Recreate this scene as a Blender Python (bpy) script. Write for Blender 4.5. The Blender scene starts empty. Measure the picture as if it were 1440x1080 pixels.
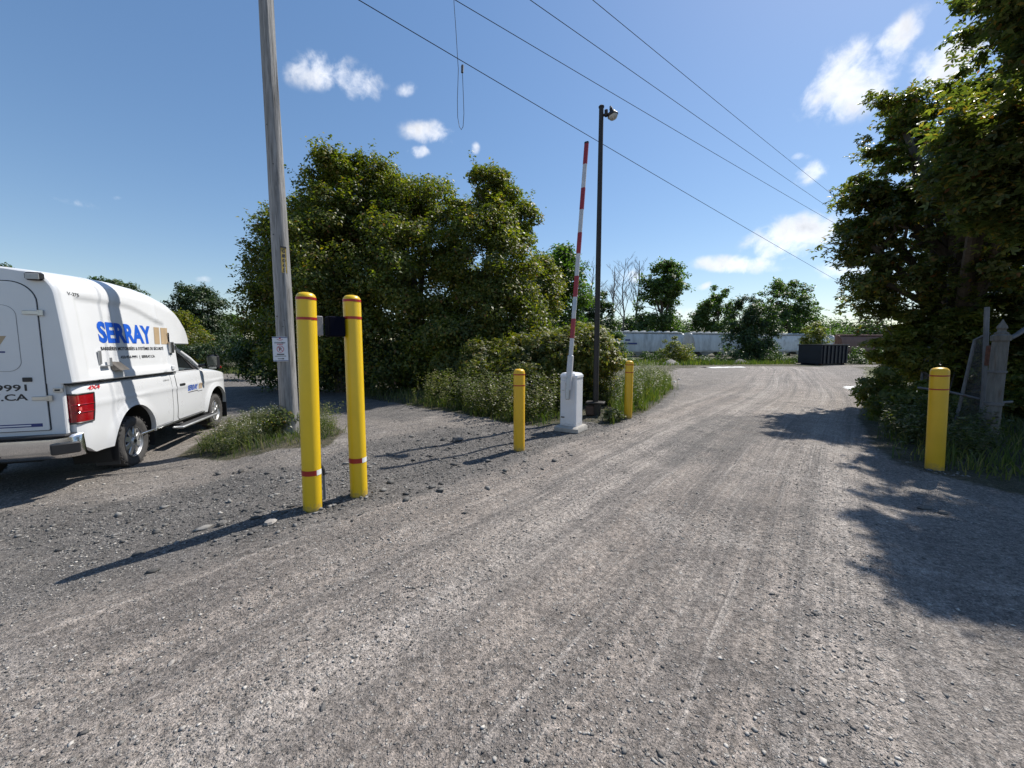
import bpy, math, random
import numpy as np
from mathutils import Vector, Matrix
S = bpy.context.scene
COL = S.collection
rad = math.radians
random.seed(7)
RNG = np.random.default_rng(7)

# ---------------------------------------------------------------- camera
F_PX, PITCH, EYE = 542., rad(5.27), 1.6
cd = bpy.data.cameras.new('camera'); cam = bpy.data.objects.new('camera', cd); COL.objects.link(cam)
cd.sensor_width = 36.; cd.lens = F_PX / 1440 * 36; cd.clip_start = .05; cd.clip_end = 3000
cam.location = (0, 0, EYE); cam.rotation_euler = (rad(90) - PITCH, 0, 0); S.camera = cam

def ray(px, py):
    u = (px - 720) / F_PX; v = (py - 540) / F_PX
    return np.array([u, math.cos(PITCH) - v * math.sin(PITCH), -math.sin(PITCH) - v * math.cos(PITCH)])
def sm(t): t = np.clip(t, 0, 1); return t * t * (3 - 2 * t)
def tz(x, y):
    x = np.asarray(x, float); y = np.asarray(y, float)
    z = -.33 * sm((-2.3 - x) / 3.2)
    z = z + .16 * np.exp(-(((x + 4.55) / 1.1) ** 2 + ((y - 7.3) / 1.0) ** 2))
    near = np.exp(-(x * x + y * y) / 900.)
    z = z + near * (.012 * np.sin(1.7 * x + 1.1 * y) + .01 * np.sin(2.9 * x - 2.1 * y + 1) + .008 * np.sin(5.1 * x + 3.3 * y + 2))
    return z
def gp(px, py):
    r = ray(px, py); z = 0.
    for _ in range(12):
        t = (z - EYE) / r[2]; x, y = r[0] * t, r[1] * t; z = float(tz(x, y))
    return np.array([x, y, z])
def zat(py, ydist, px=720): r_ = ray(px, py); return EYE + r_[2] * ydist / r_[1]   # height seen at picture row py on something ydist ahead
def dp(px, py, d): return ray(px, py) * d + np.array([0, 0, EYE])

# ---------------------------------------------------------------- sun, sky, exposure
SUN_AZ, SUN_EL = rad(50), rad(53)
sd = bpy.data.lights.new('sun', 'SUN'); sun = bpy.data.objects.new('sun', sd); COL.objects.link(sun)
sd.energy = 5.0; sd.angle = rad(.53); sd.color = (1, .95, .87)
sv = Vector((math.sin(SUN_AZ) * math.cos(SUN_EL), math.cos(SUN_AZ) * math.cos(SUN_EL), math.sin(SUN_EL)))
sun.rotation_euler = sv.to_track_quat('Z', 'Y').to_euler(); sun.location = (30, 30, 40)
S.view_settings.view_transform = 'Standard'; S.view_settings.look = 'None'
S.view_settings.exposure = .42; S.view_settings.gamma = 1
W = bpy.data.worlds.new("World"); S.world = W; W.use_nodes = True
wt = W.node_tree; wn = wt.nodes; wl = wt.links
def wmath(op, a, b=None, c=None, clamp=False, tree=None):
    n = (tree or wt).nodes.new('ShaderNodeMath'); n.operation = op; n.use_clamp = clamp
    for i, v in enumerate((a, b, c)):
        if v is None: continue
        if isinstance(v, (int, float)): n.inputs[i].default_value = v
        else: (tree or wt).links.new(v, n.inputs[i])
    return n.outputs[0]
sky = wn.new('ShaderNodeTexSky'); sky.sky_type = 'NISHITA'; sky.sun_disc = False
sky.sun_elevation = SUN_EL; sky.sun_rotation = SUN_AZ; sky.air_density = 1.15; sky.dust_density = .3; sky.ozone_density = 2.2
tc = wn.new('ShaderNodeTexCoord'); DIR = tc.outputs['Generated']
CLOUDS = [(452, 100, (52, 6), (-4, 26), 1.), (505, 118, (36, 4), (0, 24), .95), (572, 126, (18, -3), (2, 11), .75), (603, 186, (38, 3), (0, 17), .9),
          (590, 213, (20, 0), (0, 10), .8), (640, 200, (16, 0), (0, 7), .6), (669, 208, (7, -2), (2, 9), .7),
          (1195, 115, (66, -46), (26, 34), 1.3), (1255, 60, (48, -44), (14, 16), 1.05), (1335, 85, (62, -34), (16, 26), 1.2),
          (1115, 335, (64, -14), (6, 26), 1.35), (1040, 372, (64, 2), (0, 12), 1.2), (1185, 378, (36, -2), (0, 16), 1.25),
          (1142, 243, (24, -14), (8, 13), .95), (1125, 220, (20, -2), (2, 7), .6), (100, 283, (44, 12), (-3, 8), .45),
          (285, 393, (16, 0), (0, 6), .5), (965, 442, (28, -4), (2, 12), .7), (885, 388, (26, -6), (4, 14), .7), (990, 402, (12, -4), (1, 6), .7),
          (165, 278, (12, 0), (0, 5), .5), (1240, 400, (40, 0), (0, 20), 1.), (1380, 250, (60, -20), (10, 30), .9)]
mx = None
for cx, cy, A, B, wgt in CLOUDS:
    c = Vector(ray(cx, cy)).normalized()
    a = Vector(ray(cx + A[0], cy + A[1])).normalized() - c; b = Vector(ray(cx + B[0], cy + B[1])).normalized() - c
    a -= c * a.dot(c); b -= c * b.dot(c)
    # reciprocal basis of (a, b) in the tangent plane
    nrm = a.cross(b); ra = b.cross(nrm) / nrm.dot(nrm); rb = nrm.cross(a) / nrm.dot(nrm)
    outs = []
    for v in (ra, rb):
        d = wn.new('ShaderNodeVectorMath'); d.operation = 'DOT_PRODUCT'; wl.new(DIR, d.inputs[0]); d.inputs[1].default_value = v
        outs.append(wmath('MULTIPLY', d.outputs['Value'], d.outputs['Value']))
    r2 = wmath('ADD', outs[0], outs[1])
    m = wmath('SUBTRACT', wgt, wmath('MULTIPLY', r2, .8))
    mx = m if mx is None else wmath('MAXIMUM', mx, m)
def wnoise(scale, detail, rough, off):
    mp = wn.new('ShaderNodeMapping'); mp.inputs['Location'].default_value = off; wl.new(DIR, mp.inputs[0])
    n = wn.new('ShaderNodeTexNoise'); n.inputs['Scale'].default_value = scale; n.inputs['Detail'].default_value = detail
    n.inputs['Roughness'].default_value = rough; n.inputs['Distortion'].default_value = .35
    wl.new(mp.outputs[0], n.inputs[0]); return n.outputs[0]
nz = wnoise(14, 9, .58, (3, 1, 2)); nz2 = wnoise(38, 6, .6, (7, 5, 1))
fb = wmath('ADD', wmath('MULTIPLY', wmath('SUBTRACT', nz, .5), 4.6), wmath('MULTIPLY', wmath('SUBTRACT', nz2, .5), 2.2))
dens = wmath('ADD', wmath('MAXIMUM', mx, -3.), fb)
mr = wn.new('ShaderNodeMapRange'); mr.interpolation_type = 'SMOOTHSTEP'; wl.new(dens, mr.inputs['Value'])
mr.inputs['From Min'].default_value = -.25; mr.inputs['From Max'].default_value = 1.75
# no cloud at all far from the listed ones
gate = wn.new('ShaderNodeMapRange'); gate.interpolation_type = 'SMOOTHSTEP'; wl.new(mx, gate.inputs['Value'])
gate.inputs['From Min'].default_value = -.5; gate.inputs['From Max'].default_value = .6
cov = wmath('MULTIPLY', wmath('MULTIPLY', mr.outputs[0], gate.outputs[0]), .93)
shade = wmath('MULTIPLY_ADD', wmath('SUBTRACT', nz, .5), -1.2, 1.0)
ccol = wn.new('ShaderNodeMix'); ccol.data_type = 'RGBA'; ccol.inputs['Factor'].default_value = 1
ccol.blend_type = 'MULTIPLY'; ccol.inputs['A'].default_value = (8.8, 9.0, 9.5, 1); wl.new(shade, ccol.inputs['B'])
smix = wn.new('ShaderNodeMix'); smix.data_type = 'RGBA'; wl.new(cov, smix.inputs['Factor'])
gmn = wn.new('ShaderNodeGamma'); gmn.inputs[1].default_value = .84; wl.new(sky.outputs[0], gmn.inputs[0]); hs = wn.new('ShaderNodeHueSaturation'); hs.inputs['Saturation'].default_value = 1.22; hs.inputs['Value'].default_value = 1.30; tint = wn.new('ShaderNodeVectorMath'); tint.operation = 'MULTIPLY'; tint.inputs[1].default_value = (1.03, 1.02, 1.05); wl.new(gmn.outputs[0], tint.inputs[0]); wl.new(tint.outputs[0], hs.inputs['Color']); wl.new(hs.outputs[0], smix.inputs['A']); wl.new(ccol.outputs['Result'], smix.inputs['B'])
bg = wn['Background']; wl.new(smix.outputs['Result'], bg.inputs[0]); bg.inputs[1].default_value = .095

# ---------------------------------------------------------------- helpers
def link(o, parent=None):
    COL.objects.link(o)
    if parent is not None: o.parent = parent
    return o
def tag(o, label=None, cat=None, group=None, kind=None):
    for k, v in (('label', label), ('category', cat), ('group', group), ('kind', kind)):
        if v: o[k] = v
    return o
def empty(name, loc, rz=0, label=None, cat=None, group=None):
    o = bpy.data.objects.new(name, None); o.empty_display_size = .2
    o.location = tuple(float(v) for v in loc); o.rotation_euler = (0, 0, rz); link(o)
    return tag(o, label, cat, group)
def copy_tree(o, parent=None):
    c = o.copy(); link(c, parent)
    for ch in list(o.children): copy_tree(ch, c)
    return c

class MB:
    def __init__(s): s.v = []; s.f = []
    def add(s, vs, fs):
        b = len(s.v); s.v += [tuple(map(float, v)) for v in vs]; s.f += [tuple(b + i for i in f) for f in fs]; return s
    def box(s, c, d, rz=0, bev=0, M=None):
        hx, hy, hz = d[0] / 2, d[1] / 2, d[2] / 2
        if bev <= 0:
            vs = [Vector((x, y, z)) for z in (-hz, hz) for x, y in ((-hx, -hy), (hx, -hy), (hx, hy), (-hx, hy))]
            fs = [(0, 3, 2, 1), (4, 5, 6, 7), (0, 1, 5, 4), (1, 2, 6, 5), (2, 3, 7, 6), (3, 0, 4, 7)]
        else:
            vs = []; b = min(bev, hx * .9, hy * .9, hz * .9)
            for zz, k in ((-hz, b), (-hz + b, 0), (hz - b, 0), (hz, b)):
                X, Y = hx - k, hy - k
                for x, y in ((-X + b, -Y), (X - b, -Y), (X, -Y + b), (X, Y - b), (X - b, Y), (-X + b, Y), (-X, Y - b), (-X, -Y + b)): vs.append(Vector((x, y, zz)))
            fs = [tuple(range(7, -1, -1)), tuple(range(24, 32))]
            for l in range(3):
                for i in range(8): j = (i + 1) % 8; fs.append((l * 8 + i, l * 8 + j, l * 8 + 8 + j, l * 8 + 8 + i))
        R = M if M is not None else Matrix.Rotation(rz, 3, 'Z')
        return s.add([R @ v + Vector(c) for v in vs], fs)
    def tube(s, path, r, n=8, cap=True):
        path = [Vector(p) for p in path]; rs = r if isinstance(r, (list, tuple)) else [r] * len(path)
        t0 = (path[1] - path[0]).normalized(); up = Vector((0, 0, 1)) if abs(t0.z) < .9 else Vector((1, 0, 0))
        u = t0.cross(up).normalized(); vs = []
        for i, p in enumerate(path):
            t = (path[min(i + 1, len(path) - 1)] - path[max(i - 1, 0)]).normalized()
            u = (u - t * u.dot(t)).normalized(); w = t.cross(u)
            for k in range(n): a = 2 * math.pi * k / n; vs.append(p + (u * math.cos(a) + w * math.sin(a)) * rs[i])
        fs = []
        for i in range(len(path) - 1):
            for k in range(n): j = (k + 1) % n; fs.append((i * n + k, i * n + j, i * n + n + j, i * n + n + k))
        if cap: fs += [tuple(range(n - 1, -1, -1)), tuple(range((len(path) - 1) * n, len(path) * n))]
        return s.add(vs, fs)
    def lathe(s, prof, n=32, axis='Z', c=(0, 0, 0), caps=True):
        vs = []; fs = []; m = len(prof)
        for r, h in prof:
            for k in range(n):
                a = 2 * math.pi * k / n; x, y = r * math.cos(a), r * math.sin(a)
                p = (x, y, h) if axis == 'Z' else (x, h, y)
                vs.append((p[0] + c[0], p[1] + c[1], p[2] + c[2]))
        for i in range(m - 1):
            for k in range(n):
                j = (k + 1) % n; q = (i * n + k, i * n + j, i * n + n + j, i * n + n + k); fs.append(q if axis == 'Z' else q[::-1])
        if caps and prof[0][0] > 1e-4: fs.append(tuple(range(n - 1, -1, -1)))
        if caps and prof[-1][0] > 1e-4: fs.append(tuple(range((m - 1) * n, m * n)))
        return s.add(vs, fs)
    def prism(s, poly, fn0, fn1):
        """poly: list of 2-D points; fn0, fn1 map a 2-D point to the two ends"""
        n = len(poly); vs = [fn0(p) for p in poly] + [fn1(p) for p in poly]
        fs = [tuple(range(n - 1, -1, -1)), tuple(range(n, 2 * n))] + [(i, (i + 1) % n, n + (i + 1) % n, n + i) for i in range(n)]
        return s.add(vs, fs)
    def build(s, name, m, parent=None, smooth=35, loc=None, rz=0):
        me = bpy.data.meshes.new(name); me.from_pydata(s.v, [], s.f)
        if m is not None: me.materials.append(m)
        if smooth:
            me.shade_smooth(); me.set_sharp_from_angle(angle=rad(smooth))
        me.update(); o = bpy.data.objects.new(name, me)
        if loc is not None: o.location = tuple(float(v) for v in loc)
        o.rotation_euler = (0, 0, rz)
        return link(o, parent)

def npmesh(name, V, Fq, m, parent=None, smooth=False, k=4):
    me = bpy.data.meshes.new(name); nf = len(Fq)
    me.vertices.add(len(V)); me.vertices.foreach_set('co', np.ascontiguousarray(V, np.float32).ravel())
    me.loops.add(nf * k); me.loops.foreach_set('vertex_index', np.ascontiguousarray(Fq, np.int32).ravel())
    me.polygons.add(nf); me.polygons.foreach_set('loop_start', np.arange(0, nf * k, k, dtype=np.int32))
    if m is not None: me.materials.append(m)
    me.update(calc_edges=True)
    if smooth: me.shade_smooth()
    o = bpy.data.objects.new(name, me); return link(o, parent)

# ---------------------------------------------------------------- materials
def N(t, typ, **kw):
    n = t.nodes.new(typ)
    for k, v in kw.items():
        if hasattr(n, k): setattr(n, k, v)
        else: n.inputs[k].default_value = v
    return n
def mat(name, col, rough=.5, metal=0., var=.12, scale=6., bump=0., bscale=60., spec=.5, coat=0., stretch=None, col2=None, c2t=(.5, .7), c2s=3., rv=.1, dirt=0.):
    m = bpy.data.materials.new(name); m.use_nodes = True; t = m.node_tree; L = t.links; b = t.nodes['Principled BSDF']
    b.inputs['Roughness'].default_value = rough; b.inputs['Metallic'].default_value = metal; b.inputs['Specular IOR Level'].default_value = spec
    if coat: b.inputs['Coat Weight'].default_value = coat; b.inputs['Coat Roughness'].default_value = .06
    tc = N(t, 'ShaderNodeTexCoord'); src = tc.outputs['Object']
    if stretch:
        mp = N(t, 'ShaderNodeMapping'); mp.inputs['Scale'].default_value = stretch; L.new(src, mp.inputs[0]); src = mp.outputs[0]
    n = N(t, 'ShaderNodeTexNoise', Scale=scale, Detail=6., Roughness=.6); L.new(src, n.inputs[0])
    r = N(t, 'ShaderNodeMapRange'); r.inputs['From Min'].default_value = .3; r.inputs['From Max'].default_value = .7
    r.inputs['To Min'].default_value = 1 - var; r.inputs['To Max'].default_value = 1 + var; L.new(n.outputs[0], r.inputs[0])
    cur = None
    if col2:
        n2 = N(t, 'ShaderNodeTexNoise', Scale=c2s, Detail=8., Roughness=.65); L.new(src, n2.inputs[0])
        rr = N(t, 'ShaderNodeMapRange'); rr.inputs['From Min'].default_value = c2t[0]; rr.inputs['From Max'].default_value = c2t[1]; L.new(n2.outputs[0], rr.inputs[0])
        cm = N(t, 'ShaderNodeMix', data_type='RGBA'); L.new(rr.outputs[0], cm.inputs['Factor'])
        cm.inputs['A'].default_value = (*col, 1); cm.inputs['B'].default_value = (*col2, 1); cur = cm.outputs['Result']
    if dirt:   # dust and mud splashed on the lowest part, scuffs higher up
        if not cur:
            q = N(t, 'ShaderNodeRGB'); q.outputs[0].default_value = (*col, 1); cur = q.outputs[0]
        sp = N(t, 'ShaderNodeSeparateXYZ'); L.new(tc.outputs['Object'], sp.inputs[0])
        n4 = N(t, 'ShaderNodeTexNoise', Scale=22., Detail=8., Roughness=.75); L.new(tc.outputs['Object'], n4.inputs[0])
        a = wmath('MULTIPLY_ADD', n4.outputs[0], .9, -.15, tree=t); f = wmath('SUBTRACT', a, wmath('MULTIPLY', sp.outputs[2], 1.0 / dirt, tree=t), tree=t)
        r5 = N(t, 'ShaderNodeMapRange'); r5.inputs['From Min'].default_value = 0; r5.inputs['From Max'].default_value = .35; r5.inputs['To Max'].default_value = .75; L.new(f, r5.inputs[0])
        r6 = N(t, 'ShaderNodeMapRange'); r6.inputs['From Min'].default_value = .66; r6.inputs['From Max'].default_value = .76; r6.inputs['To Max'].default_value = .35; L.new(n4.outputs[0], r6.inputs[0])
        c6 = N(t, 'ShaderNodeMix', data_type='RGBA'); L.new(wmath('MAXIMUM', r5.outputs[0], r6.outputs[0], tree=t), c6.inputs['Factor']); L.new(cur, c6.inputs['A']); c6.inputs['B'].default_value = (.16, .14, .12, 1); cur = c6.outputs['Result']
    mm = N(t, 'ShaderNodeVectorMath', operation='MULTIPLY'); L.new(r.outputs[0], mm.inputs[1])
    if cur: L.new(cur, mm.inputs[0])
    else: mm.inputs[0].default_value = col
    L.new(mm.outputs[0], b.inputs['Base Color'])
    if rv:
        r3 = N(t, 'ShaderNodeMapRange'); r3.inputs['To Min'].default_value = max(rough - rv, .02); r3.inputs['To Max'].default_value = min(rough + rv, 1)
        L.new(n.outputs[0], r3.inputs[0]); L.new(r3.outputs[0], b.inputs['Roughness'])
    if bump:
        nb = N(t, 'ShaderNodeTexNoise', Scale=bscale, Detail=5.); L.new(src, nb.inputs[0])
        bp = N(t, 'ShaderNodeBump', Strength=bump, Distance=.01); L.new(nb.outputs[0], bp.inputs['Height']); L.new(bp.outputs[0], b.inputs['Normal'])
    return m
def leafmat(name, cols, trans=.35, rough=.5, tcol=(.30, .42, .06)):
    m = bpy.data.materials.new(name); m.use_nodes = True; t = m.node_tree; L = t.links; b = t.nodes['Principled BSDF']
    g = N(t, 'ShaderNodeNewGeometry'); cr = N(t, 'ShaderNodeValToRGB'); e = cr.color_ramp.elements
    while len(e) < len(cols): e.new(.5)
    for i, c in enumerate(cols): e[i].position = c[0]; e[i].color = (*c[1], 1)
    L.new(g.outputs['Random Per Island'], cr.inputs[0])
    # clump sized variation of real leaf colour
    tc = N(t, 'ShaderNodeTexCoord'); n = N(t, 'ShaderNodeTexNoise', Scale=.9, Detail=3.); L.new(tc.outputs['Object'], n.inputs[0])
    r = N(t, 'ShaderNodeMapRange'); r.inputs['From Min'].default_value = .3; r.inputs['From Max'].default_value = .7; r.inputs['To Min'].default_value = .72; r.inputs['To Max'].default_value = 1.3; L.new(n.outputs[0], r.inputs[0])
    mm = N(t, 'ShaderNodeVectorMath', operation='MULTIPLY'); L.new(r.outputs[0], mm.inputs[1])
    nh = N(t, 'ShaderNodeTexNoise', Scale=.55, Detail=4.); L.new(tc.outputs['Object'], nh.inputs[0])
    rh = N(t, 'ShaderNodeMapRange'); rh.inputs['From Min'].default_value = .42; rh.inputs['From Max'].default_value = .68; L.new(nh.outputs[0], rh.inputs[0])
    wm = N(t, 'ShaderNodeMix', data_type='RGBA'); L.new(rh.outputs[0], wm.inputs['Factor']); wm.inputs['A'].default_value = (1.10, 1.07, 1.15, 1); wm.inputs['B'].default_value = (1.55, 1.36, 1.05, 1)
    m3 = N(t, 'ShaderNodeVectorMath', operation='MULTIPLY'); L.new(cr.outputs[0], m3.inputs[0]); L.new(wm.outputs['Result'], m3.inputs[1]); L.new(m3.outputs[0], mm.inputs[0])
    L.new(mm.outputs[0], b.inputs['Base Color']); b.inputs['Roughness'].default_value = rough; b.inputs['Specular IOR Level'].default_value = .35
    tr = N(t, 'ShaderNodeBsdfTranslucent'); t2 = N(t, 'ShaderNodeVectorMath', operation='MULTIPLY'); L.new(mm.outputs[0], t2.inputs[0])
    k = tcol; t2.inputs[1].default_value = (k[0] * 7, k[1] * 7, k[2] * 7); L.new(t2.outputs[0], tr.inputs[0])
    mix = N(t, 'ShaderNodeMixShader'); mix.inputs[0].default_value = trans; out = t.nodes['Material Output']
    L.new(b.outputs[0], mix.inputs[1]); L.new(tr.outputs[0], mix.inputs[2]); L.new(mix.outputs[0], out.inputs[0])
    return m

M = {}
M['yellow'] = mat('bollard_yellow', (.72, .47, .008), .38, var=.06, scale=3, coat=.15, bump=.03, bscale=25, dirt=.42)
M['yellow_deep'] = mat('bollard_deep_yellow', (.67, .39, .010), .42, var=.07, scale=3, bump=.03, bscale=25, dirt=.45)
M['red_tape'] = mat('red_tape', (.34, .018, .010), .35, var=.1)
M['white_tape'] = mat('white_tape', (.78, .78, .76), .3, var=.04)
M['white'] = mat('truck_white_paint', (.64, .65, .665), .28, var=.015, scale=2, coat=.5, rv=.05)
M['fibre'] = mat('fibreglass_white', (.66, .67, .68), .34, var=.025, scale=3, coat=.25, bump=.02, bscale=9)
M['black'] = mat('black_plastic', (.018, .018, .02), .5, var=.2)
M['liner'] = mat('wheel_well_black', (.012, .012, .012), .85, var=.2)
M['rubber'] = mat('tyre_rubber', (.055, .052, .05), .85, var=.3, scale=10, bump=.3, bscale=120)
M['chrome'] = mat('chrome', (.70, .70, .70), .22, 1., var=.05, bump=.02, bscale=12)
M['steel'] = mat('brushed_steel', (.5, .5, .5), .35, 1., var=.15)
M['seam'] = mat('dark_seam', (.02, .021, .024), .7, var=.1)
M['glass'] = None
M['red_lens'] = mat('red_lens', (.27, .005, .010), .12, var=.25, scale=30, stretch=(1, 1, 6), coat=.8)
M['wheel_metal'] = mat('wheel_metal', (.52, .52, .52), .38, .75, var=.12)
M['mirror'] = mat('mirror_glass', (.32, .34, .33), .08, 1., var=.02)
M['vent'] = mat('dull_bronze_metal', (.16, .145, .13), .45, .6, var=.2)
M['blue'] = mat('vinyl_blue', (.015, .10, .52), .4, var=.05)
M['navy'] = mat('vinyl_navy', (.012, .03, .16), .4, var=.05)
M['tan'] = mat('vinyl_tan', (.42, .31, .19), .4, var=.05)
M['ink'] = mat('vinyl_black', (.018, .018, .022), .45, var=.05)
M['redink'] = mat('vinyl_red', (.5, .03, .04), .45, var=.05)
M['pole'] = mat('weathered_pole_wood', (.25, .245, .24), .85, var=.38, scale=3.2, stretch=(9, 9, .55), bump=.9, bscale=9, col2=(.12, .115, .11), c2t=(.52, .66), c2s=2.4)
M['dark_metal'] = mat('dark_brown_steel', (.030, .026, .024), .55, .3, var=.25, scale=4, bump=.1)
M['concrete'] = mat('concrete', (.36, .34, .31), .9, var=.2, scale=9, bump=.5, bscale=50)
M['cab_white'] = mat('cabinet_white', (.66, .67, .69), .4, var=.05, scale=5, dirt=.6, bump=.04, bscale=30)
M['alu'] = mat('dull_aluminium', (.42, .43, .44), .42, .7, var=.12)
M['arm_red'] = mat('barrier_red', (.28, .022, .028), .4, var=.12)
M['arm_white'] = mat('barrier_white', (.50, .50, .51), .4, var=.08)
M['black_box'] = mat('dark_navy_box', (.004, .005, .012), .9, var=.15, spec=.06)
M['grey_box'] = mat('grey_box', (.20, .20, .21), .5, var=.1)
M['bark'] = mat('bark', (.085, .07, .055), .9, var=.4, scale=5, stretch=(3, 3, .8), bump=.8, bscale=14)
M['bare_bark'] = mat('dead_bark', (.16, .14, .125), .9, var=.3, scale=3)
M['galv'] = mat('galvanised_pipe', (.13, .13, .135), .6, .35, var=.3, scale=6, col2=(.10, .05, .03), c2t=(.6, .75), c2s=5)
M['old_post'] = mat('weathered_post', (.13, .122, .11), .85, var=.3, scale=5, stretch=(5, 5, .8), bump=.6, bscale=20, col2=(.11, .08, .06), c2t=(.55, .7))
M['rust'] = mat('rust', (.11, .045, .03), .9, var=.4, scale=20, bump=.5)
M['dumpster'] = mat('dumpster_navy', (.006, .009, .018), .5, var=.3, scale=2, bump=.1, col2=(.03, .022, .018), c2t=(.6, .75))
M['rail_grey'] = mat('rail_car_grey', (.50, .53, .55), .65, var=.14, scale=1.2, stretch=(1, 1, .3), col2=(.22, .24, .25), c2t=(.5, .75), c2s=.8)
M['rail_roof'] = mat('rail_car_roof', (.55, .56, .56), .6, var=.15, scale=2)
M['rail_white'] = mat('rail_car_white', (.60, .62, .63), .6, var=.12, scale=1.2, col2=(.34, .34, .33), c2t=(.5, .75), c2s=.8)
M['rail_brown'] = mat('rail_car_brown', (.17, .10, .085), .75, var=.2, scale=1.2)
M['wire'] = mat('wire_black', (.015, .015, .017), .9, var=.1, spec=.05)
M['wire_pale'] = mat('wire_pale', (.11, .11, .115), .5, .4, var=.1)
M['sign_face'] = mat('sign_face', (.70, .71, .74), .5, var=.04)
M['tag_plate'] = mat('yellow_tag', (.38, .27, .06), .6, var=.25, scale=25)
M['rock_pale'] = mat('pale_rock', (.27, .25, .23), .9, var=.3, scale=14, bump=.5)
M['rock_dark'] = mat('dark_rock', (.11, .105, .10), .9, var=.35, scale=14, bump=.5)
M['silt'] = mat('white_silt', (.62, .62, .60), .8, var=.15, scale=6, bump=.4, bscale=20)
M['interior'] = mat('cab_interior', (.06, .055, .05), .8, var=.1)
M['lens'] = mat('lamp_lens', (.42, .42, .40), .3, var=.1, scale=20, spec=.6)
M['brown_block'] = mat('old_brown_block', (.09, .055, .04), .9, var=.3, scale=10, bump=.5)
M['trash'] = mat('white_litter', (.6, .6, .6), .7, var=.1)
M['house_wall'] = mat('house_wall_pale', (.6, .6, .6), .8, var=.05)
def glassmat():
    m = bpy.data.materials.new('tinted_glass'); m.use_nodes = True; t = m.node_tree; L = t.links
    b = t.nodes['Principled BSDF']; b.inputs['Base Color'].default_value = (.01, .012, .014, 1); b.inputs['Roughness'].default_value = .04
    tr = N(t, 'ShaderNodeBsdfTransparent'); tr.inputs[0].default_value = (.55, .6, .6, 1)
    mx = N(t, 'ShaderNodeMixShader'); fr = N(t, 'ShaderNodeFresnel'); fr.inputs[0].default_value = 1.5
    ad = N(t, 'ShaderNodeMath', operation='ADD'); ad.inputs[1].default_value = .12; L.new(fr.outputs[0], ad.inputs[0])
    L.new(ad.outputs[0], mx.inputs[0]); L.new(tr.outputs[0], mx.inputs[1]); L.new(b.outputs[0], mx.inputs[2]); L.new(mx.outputs[0], t.nodes['Material Output'].inputs[0])
    return m
M['glass'] = glassmat()
M['maple'] = leafmat('maple_leaf', [(0, (.044, .062, .016)), (.45, (.068, .092, .021)), (.8, (.108, .122, .027)), (.95, (.17, .15, .035)), (1, (.13, .06, .03))], .34, tcol=(.32, .36, .06))
M['maple_near'] = leafmat('near_maple_leaf', [(0, (.043, .064, .024)), (.5, (.070, .096, .031)), (.85, (.105, .12, .036)), (.97, (.17, .12, .03)), (1, (.15, .06, .03))], .40, rough=.4, tcol=(.31, .34, .10))
M['evergreen'] = leafmat('evergreen_spray', [(0, (.018, .036, .016)), (.6, (.028, .052, .02)), (1, (.05, .07, .022))], .12)
M['far_leaf'] = leafmat('far_leaf', [(0, (.035, .062, .022)), (.6, (.055, .088, .028)), (1, (.085, .12, .035))], .3)
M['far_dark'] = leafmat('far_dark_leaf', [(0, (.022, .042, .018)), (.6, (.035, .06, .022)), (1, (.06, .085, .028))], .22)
M['bright_leaf'] = leafmat('bright_leaf', [(0, (.065, .09, .02)), (.6, (.105, .125, .028)), (1, (.18, .165, .04))], .40, tcol=(.26, .30, .08))
M['vine'] = leafmat('vine_leaf', [(0, (.04, .058, .014)), (.5, (.075, .092, .020)), (.9, (.13, .13, .03)), (1, (.19, .12, .03))], .36, tcol=(.32, .36, .06))
M['weed'] = leafmat('weed_leaf', [(0, (.04, .05, .02)), (.45, (.055, .07, .026)), (.8, (.09, .095, .04)), (1, (.14, .12, .07))], .22)
M['grass'] = leafmat('grass_blade', [(0, (.035, .055, .018)), (.5, (.06, .08, .025)), (.85, (.10, .105, .04)), (1, (.17, .145, .08))], .25)
M['petal'] = leafmat('white_petal', [(0, (.6, .6, .58)), (1, (.75, .75, .72))], .2, tcol=(.14, .14, .14))

# ---------------------------------------------------------------- ground
def poly_sd(px, py, poly):
    """signed distance (negative inside) of points to a polygon"""
    d = np.full(px.shape, 1e9); inside = np.zeros(px.shape, bool); n = len(poly)
    for i in range(n):
        x0, y0 = poly[i][:2]; x1, y1 = poly[(i + 1) % n][:2]; ex, ey = x1 - x0, y1 - y0
        t = np.clip(((px - x0) * ex + (py - y0) * ey) / (ex * ex + ey * ey + 1e-9), 0, 1)
        d = np.minimum(d, np.hypot(px - x0 - t * ex, py - y0 - t * ey))
        c = ((y0 > py) != (y1 > py)) & (px < (x1 - x0) * (py - y0) / (y1 - y0 + 1e-12) + x0); inside ^= c
    return np.where(inside, -d, d)
def gpl(pts): return [gp(*p)[:2] for p in pts]
VERGE = gpl([(1215, 514), (960, 517), (925, 527), (948, 545), (925, 565), (905, 577), (872, 590), (855, 597), (815, 590), (770, 598), (720, 596), (690, 588), (640, 579), (590, 572), (545, 564), (500, 554), (440, 538), (330, 527), (170, 524), (-700, 522)]) + [(-500, 60), (-500, 700), (500, 700), (500, 120), (95, 60)]
VR = gpl([(1222, 516), (1218, 530), (1226, 560), (1222, 590), (1245, 625), (1290, 655), (1345, 668), (1440, 690), (1800, 760)]) + [(60, 2), (160, 40), (160, 70)]
MOUND = gpl([(262, 640), (300, 612), (350, 590), (400, 583), (450, 590), (475, 608), (455, 625), (400, 628), (340, 642)])
DARKG = gpl([(-300, 770), (0, 765), (150, 770), (330, 760), (480, 712), (600, 690), (700, 655), (790, 618), (860, 600), (930, 570), (960, 540), (900, 560), (780, 600), (700, 600), (620, 605), (520, 625), (440, 660), (330, 670), (200, 705), (60, 720), (-300, 760)])
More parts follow.
